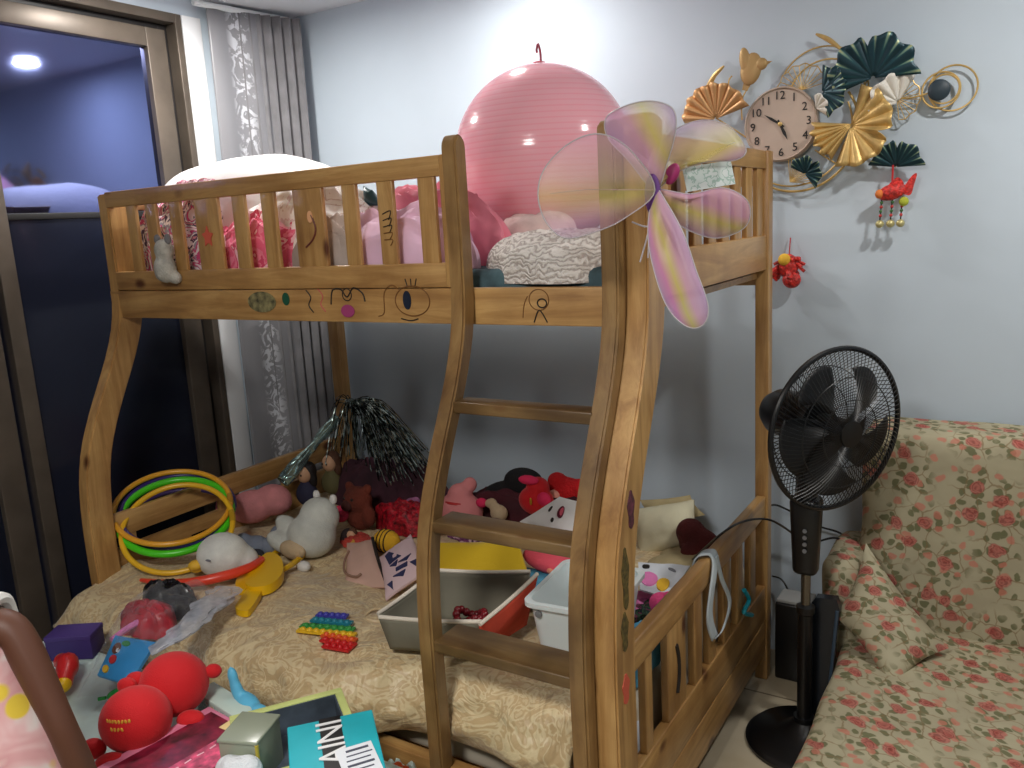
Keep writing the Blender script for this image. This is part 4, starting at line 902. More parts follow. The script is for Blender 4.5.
tag(mb.build('cellophane_roll', m_cel, solid=.002), 'crinkled silver cellophane roll slanting up from the head end rail to the pompom', 'wrapping')

# bags on the quilt
mb, f = pad([P(347, 543, Y=.36), P(374, 539, Y=.37), P(390, 588, Y=.17), P(344, 592, Y=.16)], .05, 14, pinch=.25, seed=61, amp=.006)
bg = thing('pink_pouch', 'beige pink fabric pouch with a cord loop lying left of the ladder', 'bag', S(366, 592)); o = Vector(bg.location)
mb.v = [v-o for v in mb.v]; mb.build('body', mat('blush_canvas', (206, 168, 152), .85, var=.06), bg)
MB().tube(catmull([f(.2, .3, .004)-o, f(.05, .5, .012)-o, f(.1, .75, .012)-o, f(.35, .85, .008)-o, f(.5, .8, .006)-o], 6), .004, 8).build('cord_loop', mat('taupe_cord', (150, 116, 96), .8), bg)
MB().tube([f(.98, v/8, .002)-o for v in range(9)], .006, 8).build('black_trim', m_ink, bg)
mb, f = pad([P(380, 558, Y=.28), P(411, 535, Y=.36), P(430, 570, Y=.24), P(386, 600, Y=.12)], .06, 14, pinch=.2, seed=63, amp=.004)
bg = thing('bow_print_bag', 'pale pink fabric bag printed with a navy bow beside the ladder leg', 'bag', S(400, 600)); o = Vector(bg.location)
mb.v = [v-o for v in mb.v]; mb.build('body', mat('pale_pink_canvas', (216, 188, 192), .85, var=.04), bg)
mn = mat('navy_print', (40, 44, 84), .7)
for uv in ([(.22, .22), (.36, .2), (.62, .5), (.3, .52)], [(.3, .56), (.52, .54), (.44, .64)], [(.5, .6), (.84, .56), (.7, .66)], [(.42, .68), (.7, .7), (.66, .78), (.4, .74)], [(.3, .8), (.6, .82), (.5, .9)], [(.74, .74), (.92, .72), (.82, .86)], [(.12, .84), (.26, .86), (.2, .97)]):
    d = decal(f, uv); d.v = [v-o for v in d.v]; d.build('bow_print', mn, bg, smooth=False)
# bee plush
b = P(388, 556, Y=.44); b.z = qz(b.x, b.y)+.004
pl('plush_bee', 'small yellow plush bee with dark stripes above the pale pink bag', 'plush toy', b, [('body', mat('bee_yellow', (226, 172, 40), .9, bump=.3, bscale=200), [((0, 0, .045), (.055, .04, .042))]),
   ('stripe', m_ink, [((-.016, -.002, .045), (.004, .0405, .0425)), ((.0, -.002, .045), (.004, .0412, .0435)), ((.016, -.002, .045), (.004, .0405, .0425))])])
# grey fabric box
A, B, C = P(391, 652, Z=.512), P(480, 657, Z=.512), P(526, 628, Z=.512)
A.z = B.z = C.z = 0
base = (A+C)/2; base.z = .522
fb = thing('fabric_storage_box', 'open grey fabric storage box with a red side behind the ladder', 'storage box', base)
m_gf = mat('grey_felt', (128, 124, 108), .9, var=.08); m_rf = mat('brick_felt', (206, 74, 52), .85, var=.08, vscale=14)
hts = {}; a_, b_2, c_2 = A-base, B-base, C-base; d_2 = a_+c_2-b_2
for q, h_ in ((a_, .098), (b_2, .098), (c_2, .145), (d_2, .14)): q.z = 0; hts[id(q)] = h_
def wallp(p0, p1, nm, m, lean, t=.006):
    d = (p1-p0); nrm = Vector((d.y, -d.x, 0)).normalized(); d = d.normalized()
    h0, h1 = hts[id(p0)], hts[id(p1)]
    def fn(u, v): return p0.lerp(p1, u)+nrm*(lean*v+.012*math.sin(PI*u)*math.sin(PI*v))+d*(lean*.8*v*(2*u-1))+Vector((0, 0, lerp(h0, h1, u)*v-.004*math.sin(PI*u)*v))
    w_ = MB().grid(fn, 10, 8).build(nm, m, fb, solid=t)
    MB().tube([fn(u/10, 1) for u in range(11)], .0055, 8).build('white_trim', mat('cream_tape', (226, 216, 200), .8), w_)
wallp(a_, b_2, 'front_wall', m_gf, .02); wallp(b_2, c_2, 'red_wall', m_rf, .03); wallp(c_2, d_2, 'rear_wall', m_gf, .02); wallp(d_2, a_, 'side_wall', m_gf, .02)
MB().prism([a_, b_2, c_2, d_2], (0, 0, .004)).build('bottom', m_gf, fb, smooth=False)
Mf = Matrix.Translation(base)
pp = Mf @ Vector((.04, .0, .03))
bb = thing('bead_bracelet', 'dark red bead bracelet lying inside the grey fabric box', 'bracelet', pp)
mb = MB()
for i in range(16): mb.ell((.04*math.cos(2*PI*i/16), .03*math.sin(2*PI*i/16), .035+.01*math.sin(i)), .011, n=10, m=8)
mb.build('beads', mat('garnet_beads', (120, 26, 34), .25), bb)
tag(heap('dark_pouch', tuple(Mf @ Vector((.03, .0, .006))), (.085, .06, .03), mat('aubergine_cloth', (60, 40, 56), .85, var=.3), seed=65, amp=.3, pw=.5), 'dark aubergine cloth in the grey fabric box under the bracelet', 'cloth')
# yellow cushion behind the box
mb, f = pad([P(436, 543, Y=.37), P(518, 540, Y=.40), P(540, 604, Y=.30), P(430, 600, Y=.27)], .07, 16, pinch=.12, seed=66, amp=.003)
tag(mb.build('yellow_cushion', mat('mustard_velvet', (214, 178, 22), .85, sheen=.2, bump=.15, bscale=60)), 'mustard yellow cushion standing behind the grey fabric box', 'cushion')
# white plastic tub
A, B = P(531, 660, Z=.505), P(590, 672, Z=.505); A.z = B.z = .512
ux = (B-A); tw = .21; ux.normalize(); uy = Vector((-ux.y, ux.x, 0)); base = A+ux*tw/2+uy*.13; ang = math.atan2(ux.y, ux.x)
tb = thing('plastic_tub', 'open white translucent plastic tub behind the right ladder leg', 'tub', base, (0, 0, ang))
m_tub = mat('translucent_white', (222, 228, 228), .35, sss=.2)
th = .155
def rect(hx, hy, z, r=.03, n=6):
    o_ = []
    for cx, cy, a0 in ((hx-r, hy-r, 0), (-hx+r, hy-r, PI/2), (-hx+r, -hy+r, PI), (hx-r, -hy+r, 1.5*PI)):
        for i in range(n+1): a = a0+PI/2*i/n; o_.append(Vector((cx+r*math.cos(a), cy+r*math.sin(a), z)))
    return o_
def loft(rings, close0=False, close1=False):
    mb = MB(); n = len(rings[0])
    for r in rings: mb.v += [Vector(q) for q in r]
    for i in range(len(rings)-1):
        for k in range(n): mb.f.append((i*n+k, i*n+(k+1) % n, (i+1)*n+(k+1) % n, (i+1)*n+k))
    if close0: mb.f.append(tuple(range(n))[::-1])
    if close1: mb.f.append(tuple((len(rings)-1)*n+k for k in range(n)))
    return mb
loft([rect(.09, .115, 0), rect(.108, .135, th), rect(.104, .131, th), rect(.086, .111, .005)], True, True).build('tub_body', m_tub, tb)
loft([rect(.106, .133, th-.012), rect(.118, .145, th-.012), rect(.118, .145, th), rect(.104, .131, th), rect(.104, .131, th-.01)]).build('rim', m_tub, tb)
MB().lathe([(.009, 0), (.009, .005), (.005, .006)], Matrix.Translation(Vector((-.075, -.1325, th-.03))) @ Matrix.Rotation(PI/2, 4, 'X'), 16).build('snap_button', mat('grey_button'), tb)
tag(MB().tube([S(378, 617, .006)+Vector((.038*math.cos(a), .038*math.sin(a), .003*math.sin(3*a))) for a in [2*PI*i/40 for i in range(40)]], .0045, 8, True).build('bangle', mat('beige_plastic', (206, 184, 146), .4)), 'thin beige ring lying on the quilt left of the fabric box', 'bangle')
# things along the back of the bunk, right of the ladder's left leg
m_pp = mat('peach_plush', (226, 140, 140), .9, bump=.3, bscale=200)
pl('plush_peach', 'peach pink round plush against the back, seen between the ladder legs', 'plush toy', P(462, 528, Y=.80)*1, [('body', m_pp, [((0, 0, .07), (.095, .07, .075)), ((.0, .0, .13), (.05, .045, .05)), ((.03, .03, .17), (.03, .025, .03))]), ('collar', mat('red_ink'), [((0, -.02, .115), (.06, .045, .008))])])
m_bp = mat('black_plush', (24, 22, 24), .9, bump=.4, bscale=160)
pl('plush_seal', 'black plush toy lying among the red ones at the back of the lower bunk', 'plush toy', P(508, 515, Y=.93)*1, [('body', m_bp, [((0, 0, .08), (.13, .05, .06), (0, -.25, 0)), ((.08, 0, .145), (.085, .05, .055)), ((-.09, -.02, .03), (.05, .04, .035))])])
pl('red_plush_toy', 'red plush toy with a pink bow between the black plush and the smiling cushion', 'plush toy', P(537, 516, Y=.82)*1, [('body', m_rednylon, [((0, 0, .06), (.07, .05, .055)), ((.01, 0, .11), (.045, .04, .04))]), ('bow', mat('hot_pink_felt', (226, 40, 90), .8), [((-.01, -.03, .145), (.045, .02, .018)), ((.05, -.03, .08), (.03, .02, .028))]), ('button', mat('gold_button', (220, 170, 60), .3, metal=.6), [((.01, -.055, .075), (.005, .004, .014))])])
pl('fluffy_red_plush', 'fluffy scarlet plush with a pale face beside the right ladder leg', 'plush toy', P(568, 508, Y=.95)*1, [('body', mat('scarlet_fur', (206, 24, 30), .95, bump=.8, bscale=120), [((0, 0, .06), (.08, .05, .06)), ((-.04, 0, .1), (.04, .035, .035)), ((.05, 0, .08), (.04, .04, .04))]), ('face', mat('blush_felt', (232, 160, 140), .8), [((-.03, -.05, .055), (.028, .018, .03))])])
pl('small_plush', 'small beige and pink plush in front of the black one', 'plush toy', P(495, 520, Y=.78)*1, [('body', mat('beige_plush'), [((.02, 0, .03), (.036, .03, .032)), ((-.015, 0, .065), (.03, .014, .018), (0, -.4, 0))]), ('bow', mat('hot_pink_felt'), [((-.055, 0, .06), (.026, .02, .02))])])
tag(heap('maroon_cloth', (1.03, .9, .47), (.3, .08, .12), mat('maroon_cloth', (74, 24, 34), .9, var=.3), seed=71, amp=.4, pw=.5), 'maroon cloth heaped along the wall behind the plush toys', 'cloth')
mb, f = pad([P(520, 522, Y=.62), P(560, 497, Y=.66), P(590, 504, Y=.64), P(580, 545, Y=.52)], .05, 16, pinch=.1, seed=72)
sp = thing('smiling_cushion', 'white square cushion with a drawn sleepy smiling face behind the upper rungs', 'cushion', P(555, 540, Y=.6)); o = Vector(sp.location)
mb.v = [v-o for v in mb.v]; mb.build('cover', mat('white_cotton'), sp)
for uv in (ellipse_uv(.3, .5, .06, .022, rot=-.2), ellipse_uv(.56, .3, .09, .02, rot=-.3)):
    d = decal(f, uv); d.v = [v-o for v in d.v]; d.build('eye', m_ink, sp, smooth=False)
d = decal(f, ellipse_uv(.56, .55, .17, .06, rot=-.3)); d.v = [v-o for v in d.v]; d.build('mouth', mat('mouth_plum', (96, 20, 40), .7), sp, smooth=False)
d = decal(f, ellipse_uv(.57, .57, .11, .03, rot=-.3), .003); d.v = [v-o for v in d.v]; d.build('tongue', mat('tongue_pink', (214, 90, 110), .7), sp, smooth=False)
pc = pl('pink_pouch', 'coral pink oval plush pouch above the white tub', 'pouch', P(552, 574, Y=.45)*1, [('body', mat('coral_plush', (226, 84, 100), .85, bump=.2, bscale=160), [((0, 0, .045), (.1, .06, .035), (0, .12, 0))]), ('button', mat('peach_felt', (240, 150, 120), .8), [((.03, -.062, .04), (.012, .005, .009))])])
tag(heap('blue_cloth', (1.36, .36, .485), (.17, .10, .045), mat('sky_blue_cloth', (84, 158, 192), .85, var=.12), seed=75, amp=.35, pw=.45), 'sky blue cloth folded under the coral pouch', 'cloth')
tag(heap('purple_print_cloth', (.99, .66, .48), (.16, .06, .08), stripes_mat('purple_print', [(0, (60, 30, 60)), (.45, (120, 60, 110)), (.55, (210, 180, 190))], 12), seed=77, amp=.3), 'dark purple printed cloth between the plush toys and the yellow cushion', 'cloth')
# right end of the bunk
mb, f = pad([P(632, 510, Y=.93), P(694, 500, Y=.98), P(696, 540, Y=.86), P(640, 558, Y=.82)], .10, 16, pinch=.1, seed=81, amp=.012)
tag(mb.build('cream_pillow', mat('ivory_cotton', (216, 210, 180), .9, var=.06, bump=.3, bscale=25)), 'small cream pillow with a dark edge leaning in the back corner of the lower bunk', 'pillow')
mb, f = pad([P(640, 500, Y=1.0), P(690, 495, Y=1.02), P(705, 515, Y=1.0), P(650, 530, Y=.98)], .03, 12, seed=83, amp=.01)
tag(mb.build('tan_cushion', mat('tan_cotton', (176, 160, 120), .9, var=.1)), 'tan cushion behind the small cream pillow at the wall', 'cushion')
pl('maroon_plush', 'maroon plush animal slumped beside the cream pillow by the end rail', 'plush toy', P(700, 560, Y=.84)*1, [('body', mat('maroon_fur', (92, 34, 34), .95, bump=.7, bscale=130, var=.2), [((0, 0, .05), (.07, .055, .06)), ((-.03, 0, .09), (.05, .045, .05)), ((.055, -.02, .05), (.04, .035, .03)), ((-.02, -.045, .04), (.03, .03, .035))])])
tag(heap('plaid_quilt', (1.72, .75, .472), (.12, .16, .035), mat('tan_cotton'), seed=84, amp=.3, pw=.4), 'tan folded cloth under the maroon plush at the end of the bunk', 'cloth')
mb, f = pad([P(638, 562, Y=.55), P(690, 566, Y=.60), P(668, 600, Y=.36), P(640, 590, Y=.36)], .012, 12, pinch=.05, seed=85, amp=.006, edge=.3)
sh = thing('drawing_sheet', 'white sheet printed with a pink and yellow picture near the end rail', 'paper', P(660, 590, Y=.48)); o = Vector(sh.location)
mb.v = [v-o for v in mb.v]; mb.build('sheet', mat('paper_white', (222, 228, 236), .7), sh)
for uv, m in ((ellipse_uv(.25, .62, .24, .22), mat('candy_pink', (232, 130, 190), .7)), (ellipse_uv(.66, .7, .17, .18), mat('egg_yellow', (240, 190, 50), .7)), (ellipse_uv(.16, .2, .08, .07), m_ink), (ellipse_uv(.72, .22, .1, .03, rot=.4), mat('grey_thread'))):
    d = decal(f, uv); d.v = [v-o for v in d.v]; d.build('printed_shape', m, sh, smooth=False)
tag(heap('candy_pink_cloth', (1.68, .36, .475), (.09, .1, .05), mat('candy_pink', ), seed=87, amp=.3, pw=.5), 'candy pink cloth lying behind the right front post', 'cloth')
pl('pink_toy', 'small hot pink plush ball beside the end rail', 'plush toy', P(662, 614, Y=.26)*1, [('body', mat('rose_plush', (236, 80, 140), .85, bump=.3, bscale=200), [((0, 0, .03), (.035, .03, .03)), ((.02, 0, .05), (.018, .016, .018))])], vox=.005)
tag(heap('pale_blue_cloth', (1.79, .13, .475), (.065, .16, .07), mat('sky_blue_cloth'), seed=88, amp=.4, pw=.5), 'sky blue cloth stuffed between the right front post and the end rail', 'cloth')
tag(heap('dark_green_cloth', (1.77, .32, .475), (.08, .1, .055), stripes_mat('dark_green_print', [(0, (30, 50, 44)), (.45, (60, 90, 60)), (.52, (30, 40, 50)), (.6, (120, 60, 80))], 14), seed=89, amp=.4, pw=.5), 'dark green patterned cloth beside the end rail slats', 'cloth')
b = P(642, 690, X=1.80)
pl('teal_ball', 'small teal ball seen between the end rail slats by the front post', 'ball', Vector((1.80, -.075, .42)), [('body', mat('teal_plush', (84, 150, 160), .8), [((0, 0, .04), (.04, .04, .04))])], vox=.006)
tag(heap('white_book_stack', (1.80, .0, .3), (.05, .1, .1), mat('paper_white'), seed=90, amp=.2, pw=.3), 'white crumpled papers tucked behind the end rail slats', 'paper')
# strap over the end rail
sc = thing('white_strap', 'pale blue white strap looped over the end rail of the lower bunk', 'strap', P(718, 560, X=1.905)); o = Vector(sc.location)
def rib(pts, w_, name):
    c_ = catmull(pts, 8); mb = MB()
    def fn(u, v):
        i = v*(len(c_)-1); k = min(int(i), len(c_)-2); p = c_[k].lerp(c_[k+1], i-k); return p+Vector((0, (u-.5)*w_, 0))
    mb.grid(fn, 4, 40); return mb.build(name, mat('strap_white', (196, 208, 214), .75, var=.1), sc, solid=.004)
y1, y2 = P(708, 560, X=1.9).y, P(722, 560, X=1.9).y
rib([Vector((1.862, y1, .55))-o, Vector((1.858, y1+.02, .65))-o, Vector((1.88, y1+.04, .673))-o, Vector((1.903, y1+.05, .65))-o, Vector((1.906, y1-.01, .52))-o, Vector((1.906, y1+.03, .43))-o], .045, 'strap')
rib([Vector((1.905, y1+.055, .66))-o, Vector((1.908, y1+.09, .58))-o, Vector((1.909, y1+.16, .48))-o, Vector((1.908, y1+.10, .425))-o, Vector((1.906, y1+.04, .425))-o], .022, 'strap_loop')
tag(MB().tube(catmull([P(744, 590, X=1.90), P(749, 600, X=1.905), P(744, 612, X=1.905), P(752, 615, X=1.905)], 6), .007, 8).build('turquoise_toy', mat('turquoise_plastic', (30, 160, 180), .4)), 'tiny turquoise plastic toy caught on the end rail near the rear post', 'toy')

for px, py, Y, r, c, lb in ((341, 512, .50, .032, (226, 60, 96), 'small round pink plush ball beside the head of the pale grey plush'), (384, 505, .72, .035, (150, 150, 156), 'small grey plush ball at the foot of the tinsel pompom'), (414, 500, .74, .03, (170, 110, 150), 'small mauve plush ball left of the ladder above the sequinned cloth'), (350, 533, .42, .028, (46, 34, 36), 'tiny dark brown plush ball behind the tiny doll')):
    b = P(px, py+10, Y=Y); pl('plush_ball', lb, 'plush toy', b, [('body', mat('plushball_%d' % px, c, .9, bump=.4, bscale=180, var=.2, vscale=40), [((0, 0, r), (r*1.2, r, r)), ((r*.6, 0, r*1.5), (r*.6, r*.6, r*.6)), ((-r*.7, -r*.3, r*.6), (r*.6, r*.5, r*.5))])], vox=.005)
# ---------------------------------------------------------------- low table in front of the bed, with its load
TZ = .42
tbl = thing('low_table', 'low white table in front of the bunk bed, covered with toys and boxes', 'table', (.87, -.645, 0))
MB().box((0, 0, TZ-.0125), (1.54, .47, .025), bev=.006).build('table_top', mat('table_white', (222, 228, 224), .5), tbl)
MB().box((0, 0, TZ-.06), (1.44, .40, .07), bev=.004).build('apron', mat('table_white'), tbl)
for sx_ in (-1, 1):
    for sy_ in (-1, 1): MB().box((sx_*.72, sy_*.20, .19), (.04, .04, .38), bev=.005, taper=.8).build('leg', mat('table_white'), tbl)
m_mint = mat('mint_film', (206, 226, 220), .3, var=.06, vscale=12)
def sheet(u, v):
    x = lerp(.14, 1.50, u); y = lerp(-.87, -.42, v); return (x, y, TZ+.004+.012*max(0, fold(x*5, y*5, 91)+.2))
tag(MB().grid(sheet, 60, 30).build('plastic_sheet', m_mint, solid=.002), 'crumpled pale mint plastic sheet lying on the low table under the toys', 'plastic sheet')
p = P(412, 768, Z=.30); tag(heap('white_bag', (p.x-.02, p.y-.05, .0), (.10, .08, .30), mat('mint_film'), seed=93, amp=.25, pw=.3), 'white plastic bag standing on the floor at the foot of the ladder', 'bag')
o_ = thing('orange_block', 'small orange toy lying on the white bag at the foot of the ladder', 'toy', (p.x+.0, p.y-.05, .305)); MB().box((0, 0, .012), (.05, .035, .03), (.3, .2, .5), bev=.008).build('body', mat('toy_orange', (230, 90, 30), .5), o_); MB().ell((0, 0, .03), .012).build('knob', mat('toy_orange'), o_)
def obox(name, label, cat, c, size, ang, m, bev=.003):
    t = thing(name, label, cat, c, (0, 0, ang)); o = MB().box((0, 0, size[2]/2), size, bev=bev).build('carton', m, t); return t, o
# purple box
A, B = P(49, 632, Z=.5), P(98, 629, Z=.5); d = B-A; ang = math.atan2(d.y, d.x)
pb, _ = obox('purple_box', 'plain dark purple box at the far left end of the low table', 'box', (A+B)/2+Vector((-d.y, d.x, 0)).normalized()*-.0-Vector((0, 0, .5-TZ-.008)), (d.length*.92, .08, .068), ang, mat('purple_card', (56, 38, 104), .6, var=.08))
MB().box((0, 0, .066), (d.length*.94, .082, .016), bev=.003).build('lid', mat('purple_lid', (64, 44, 112), .6), pb)
# turquoise box
zT = .585
a, b = P(287, 727, Z=zT), P(372, 709, Z=zT); ux = (b-a); ux.z = 0; wT = ux.length; ux.normalize(); uy = Vector((ux.y, -ux.x, 0)); dT = .26
ctr = a+ux*wT/2+uy*dT/2; ang = math.atan2(ux.y, ux.x)
tq, cart = obox('turquoise_box', 'turquoise cardboard box with a black stripe and a white delivery label', 'box', (ctr.x, ctr.y, TZ+.012), (wT, dT, zT-TZ-.012), ang, mat('turquoise_card', (34, 182, 196), .5, var=.04))
hz = zT-TZ-.012
MB().box((-.01*wT, 0, hz+.0008), (wT*.25, dT*.998, .0016)).build('black_stripe', m_black, cart)
text('AINI', .078, frame((0, 1, 0), (-1, 0, 0), (0, 0, 1), (-.01*wT, dT*.5-.088, hz+.002)), mat('letter_white', (236, 236, 236), .6), 'lettering', cart)
MB().box((.05*wT/.2, -.06, hz+.0028), (.072, .14, .0015), (0, 0, .12)).build('delivery_label', mat('label_paper', (232, 236, 242), .6), cart)
random.seed(3)
for i in range(6):
    MB().box((.05*wT/.2-.002+.003*(i % 2), -.005-.016*i, hz+.0042), (random.uniform(.04, .06), .003 if i % 3 else .006, .0008), (0, 0, .12)).build('label_print', mat('grey_print', (70, 74, 92), .6), cart)
# green tray
zG = .545; a, b = P(229, 716, Z=zG), P(341, 687, Z=zG); ux = b-a; ux.z = 0; wG = ux.length; ux.normalize(); uy = Vector((ux.y, -ux.x, 0)); dG = .2
ctr = a+ux*wG/2+uy*dG/2
gt = thing('green_box_lid', 'open pale green box with a dark blue grey inside behind the turquoise box', 'box', (ctr.x, ctr.y, TZ+.012), (0, 0, math.atan2(ux.y, ux.x)))
mg = mat('pale_green_card', (204, 214, 132), .6, var=.06); hG = zG-TZ-.012
for nm, c, s_ in (('long_side', (0, dG/2-.009, hG/2), (wG, .018, hG)), ('long_side', (0, -dG/2+.009, hG/2-.02), (wG, .018, hG-.04)), ('short_side', (wG/2-.009, 0, hG/2), (.018, dG-.036, hG)), ('short_side', (-wG/2+.009, 0, hG/2), (.018, dG-.036, hG))):
    MB().box(c, s_, bev=.002).build(nm, mg, gt)
lin_ = MB(); lin_.box((0, 0, hG*.35), (wG-.036, dG-.036, .006)); lin_.box((0, dG/2-.0195, hG*.66), (wG-.038, .003, hG*.62)); lin_.box((wG/2-.0195, 0, hG*.66), (.003, dG-.038, hG*.62)); lin_.box((-wG/2+.0195, 0, hG*.66), (.003, dG-.038, hG*.62)); lin_.build('inside', mat('slate_card', (74, 84, 96), .6, var=.2, vscale=20), gt)
# clear box with grey green sides and a fluffy toy in front
c = P(262, 735, Z=.54); ang = .35
cb_ = thing('clear_box', 'cloudy grey green plastic box between the pink box and the turquoise box', 'box', (c.x, c.y-.03, TZ+.012), (0, 0, ang))
m_cl = mat('cloudy_plastic', (158, 166, 146), .25, alpha=.82)
MB().box((0, 0, .07), (.088, .10, .14), bev=.004).build('case', m_cl, cb_); MB().box((0, 0, .142), (.092, .105, .008), bev=.003).build('lid', m_cl, cb_)
MB().tube([(.044, -.051, .0), (.044, -.051, .14)], .004).build('gold_edge', mat('gold_edge', (190, 170, 60), .4), cb_)
MB().prism([(-.01, -.0505, .05), (.012, -.0505, .055), (.006, -.0505, .075), (-.004, -.0505, .09)], (0, -.001, 0)).build('leaf_print', mat('leaf_ink', (90, 120, 90), .6), cb_)
b = P(241, 768, Z=.53); b = Vector((b.x, b.y, TZ+.012))
pl('fluffy_lamb', 'white fluffy plush head with tiny eyes at the bottom of the clear box', 'plush toy', b, [('body', mat('cloud_fur', (222, 226, 230), .95, bump=.8, bscale=90), [((0, 0, .06), (.05, .045, .06)), ((-.025, -.01, .095), (.03, .028, .028)), ((.02, .0, .10), (.034, .03, .03)), ((-.0, -.02, .105), (.03, .026, .026))]),
   ('eyes', m_ink, [((-.022, -.043, .085), .0045), ((.012, -.046, .085), .0045)]), ('scarf', mat('turquoise_plush', (80, 190, 190), .8), [((.062, .005, .07), (.026, .024, .034))])])
# pink game box
zP = .50; K, a, b = P(209, 706, Z=zP), P(95, 768, Z=zP), P(236, 726, Z=zP); ux = (a-K); ux.z = 0; ux.normalize(); uy = Vector((-ux.y, ux.x, 0)); wP, dP = .36, .24
if uy.dot(b-K) < 0: uy = -uy
ctr = K+ux*wP/2+uy*dP/2
pk = thing('pink_game_box', 'flat pink toy box printed dark red in front of the red plush toys', 'box', (ctr.x, ctr.y, TZ+.012), (0, 0, math.atan2(-ux.y, -ux.x)))
hP = zP-TZ-.012
MB().box((0, 0, hP/2), (wP, dP, hP), bev=.003).build('carton', mat('pink_card', (232, 140, 170), .5, var=.05), pk)
pv = Matrix.Rotation(-math.atan2(-ux.y, -ux.x), 3, 'Z') @ uy; sg = 1 if pv.y > 0 else -1
MB().box((0, sg*.012, hP+.0008), (wP*.93, dP*.86, .0016)).build('dark_print', mat('wine_print', (112, 26, 48), .35, var=.5, vscale=26), pk)
MB().box((-.02, sg*.06, hP+.0018), (wP*.84, dP*.34, .0016)).build('pink_print', mat('rose_print', (206, 76, 110), .4, var=.45, vscale=40), pk)
for i in range(7): MB().box((-.09+.03*i, sg*.035, hP+.0022), (.016, .004, .001), (0, 0, .1*(-1)**i)).build('pale_print', mat('pale_print', (236, 200, 206), .5), pk)
MB().box((wP/2-.02, sg*.03, hP+.0018), (.03, .1, .0016), (0, 0, .1)).build('yellow_print', mat('butter_print', (240, 214, 150), .5), pk)
# red plush pair
def redplush(px, py, z, r, label, ang, gold, limbs):
    c = P(px, py, Z=z); t = thing('red_plush', label, 'plush toy', (c.x, c.y, z-r*.92), (0, 0, ang))
    plush('body', [((0, 0, r*.92), (r, r*.94, r*.92))], m_rednylon, t)
    for q, s_ in limbs:
        plush('flipper', [(q, s_)], m_rednylon, t, .005)
    if gold:
        for j, (n, y) in enumerate(((8, 0), (4, -.02))):
            for i in range(n):
                aa = -PI/2+.05+(i-n/2)*.105; el = .50+y*12*.9
                d = Vector((math.cos(el)*math.cos(aa), math.cos(el)*math.sin(aa), math.sin(el)))
                MB().ell(Vector((0, 0, r*.92))+Vector((d.x*r, d.y*r*.94, d.z*r*.92))*1.005, (.003, .0016, .005), (0, .3*(i % 3-1), aa+PI/2), 8, 6).build('gold_stitch', mat('gold_thread', (232, 180, 60), .5), t)
    return t
redplush(136, 719, .535, .080, 'round red plush toy with gold stitched lettering, the front one on the low table', .45, True, (((-.085, -.04, .025), (.03, .022, .024)), ((-.015, -.085, .02), (.04, .028, .024)), ((-.05, .06, .12), (.024, .018, .02))))
redplush(174, 684, .555, .082, 'round red plush toy without lettering behind the gold stitched one', .5, False, (((.085, .03, .09), (.022, .018, .018)), ((-.08, -.02, .10), (.026, .02, .02)), ((.06, -.06, .02), (.034, .024, .022))))
# light blue toy
o = S(246, 703); o.z = qz(o.x, o.y) if o.y > -.3 else .5
c = P(248, 700, Z=.50)
bt = thing('blue_toy', 'light blue rubber toy with an upright tail beside the green box', 'toy', (c.x, c.y, .445))
plush('body', [((.0, 0, .045), (.045, .024, .022), (0, .2, -.2)), ((.045, -.01, .04), (.03, .022, .02)), ((-.035, 0, .07), (.016, .014, .04), (0, -.35, 0)), ((-.045, 0, .105), (.014, .012, .026), (0, -.2, 0))], mat('sky_rubber', (96, 186, 224), .4), bt, .005)
A = P(205, 690, Z=.49); B = P(246, 716, Z=.49); d = B-A; d.z = 0
mt_, _ = obox('patterned_box', 'narrow mint patterned box between the red plush toys and the green box', 'box', ((A+B)/2).to_tuple()[:2]+(TZ+.012,), (d.length, .05, .06), math.atan2(d.y, d.x), stripes_mat('mint_pattern', [(0, (190, 214, 204)), (.45, (150, 190, 180)), (.52, (222, 226, 216)), (.6, (206, 170, 140))], 40, 1, .5, .05))
MB().box((0, 0, .062), (d.length*1.02, .053, .012), bev=.002).build('lid', mat('mint_lid', (200, 220, 210), .5), mt_)
# clear bag with toys inside, slumped from the table up onto the quilt
def bag_z(x, y): return max(.5, qz(x, max(y, -.3)))
def bagpt(u, v):
    TL, TR, BR, BL = (150, 586), (226, 590), (196, 668), (72, 672)
    px = (TL[0]*(1-u)+TR[0]*u)*(1-v)+(BL[0]*(1-u)+BR[0]*u)*v; py = (TL[1]*(1-u)+TR[1]*u)*(1-v)+(BL[1]*(1-u)+BR[1]*u)*v
    p = P(px, py, Z=.53); s_ = (16*u*(1-u)*v*(1-v))**.5
    p.z = lerp(.525, .46, ss(.35, 1, v))+.085*s_+.03*fold(u*5, v*3.5, 101)*(.3+s_); return p
m_clear = bpy.data.materials.new('clear_film'); m_clear.use_nodes = True; nt = NT(m_clear); b_ = nt.b
b_.inputs['Base Color'].default_value = lin((236, 240, 246)); b_.inputs['Roughness'].default_value = .12; 
fr_ = nt.n('ShaderNodeLayerWeight', i_Blend=.35); nt.l(ramp(nt, fr_.outputs[1], [(.0, (.01,)*3+(1,)), (.75, (.2,)*3+(1,))]), b_.inputs['Alpha'])
tb_ = MB().grid(bagpt, 46, 46); cb2 = tag(tb_.build('clear_bag', m_clear), 'crumpled clear plastic bag full of toys slumped over the front of the quilt', 'bag')
def inbag(px, py, z): return P(px, py, Z=z)
c = inbag(150, 628, .50); tag(heap('red_toy_cloth', (c.x, c.y, c.z-.0), (.10, .06, .075), mat('wine_plastic', (170, 20, 40), .4, var=.3), seed=103, amp=.3, pw=.5), 'dark red toy inside the clear bag', 'toy')
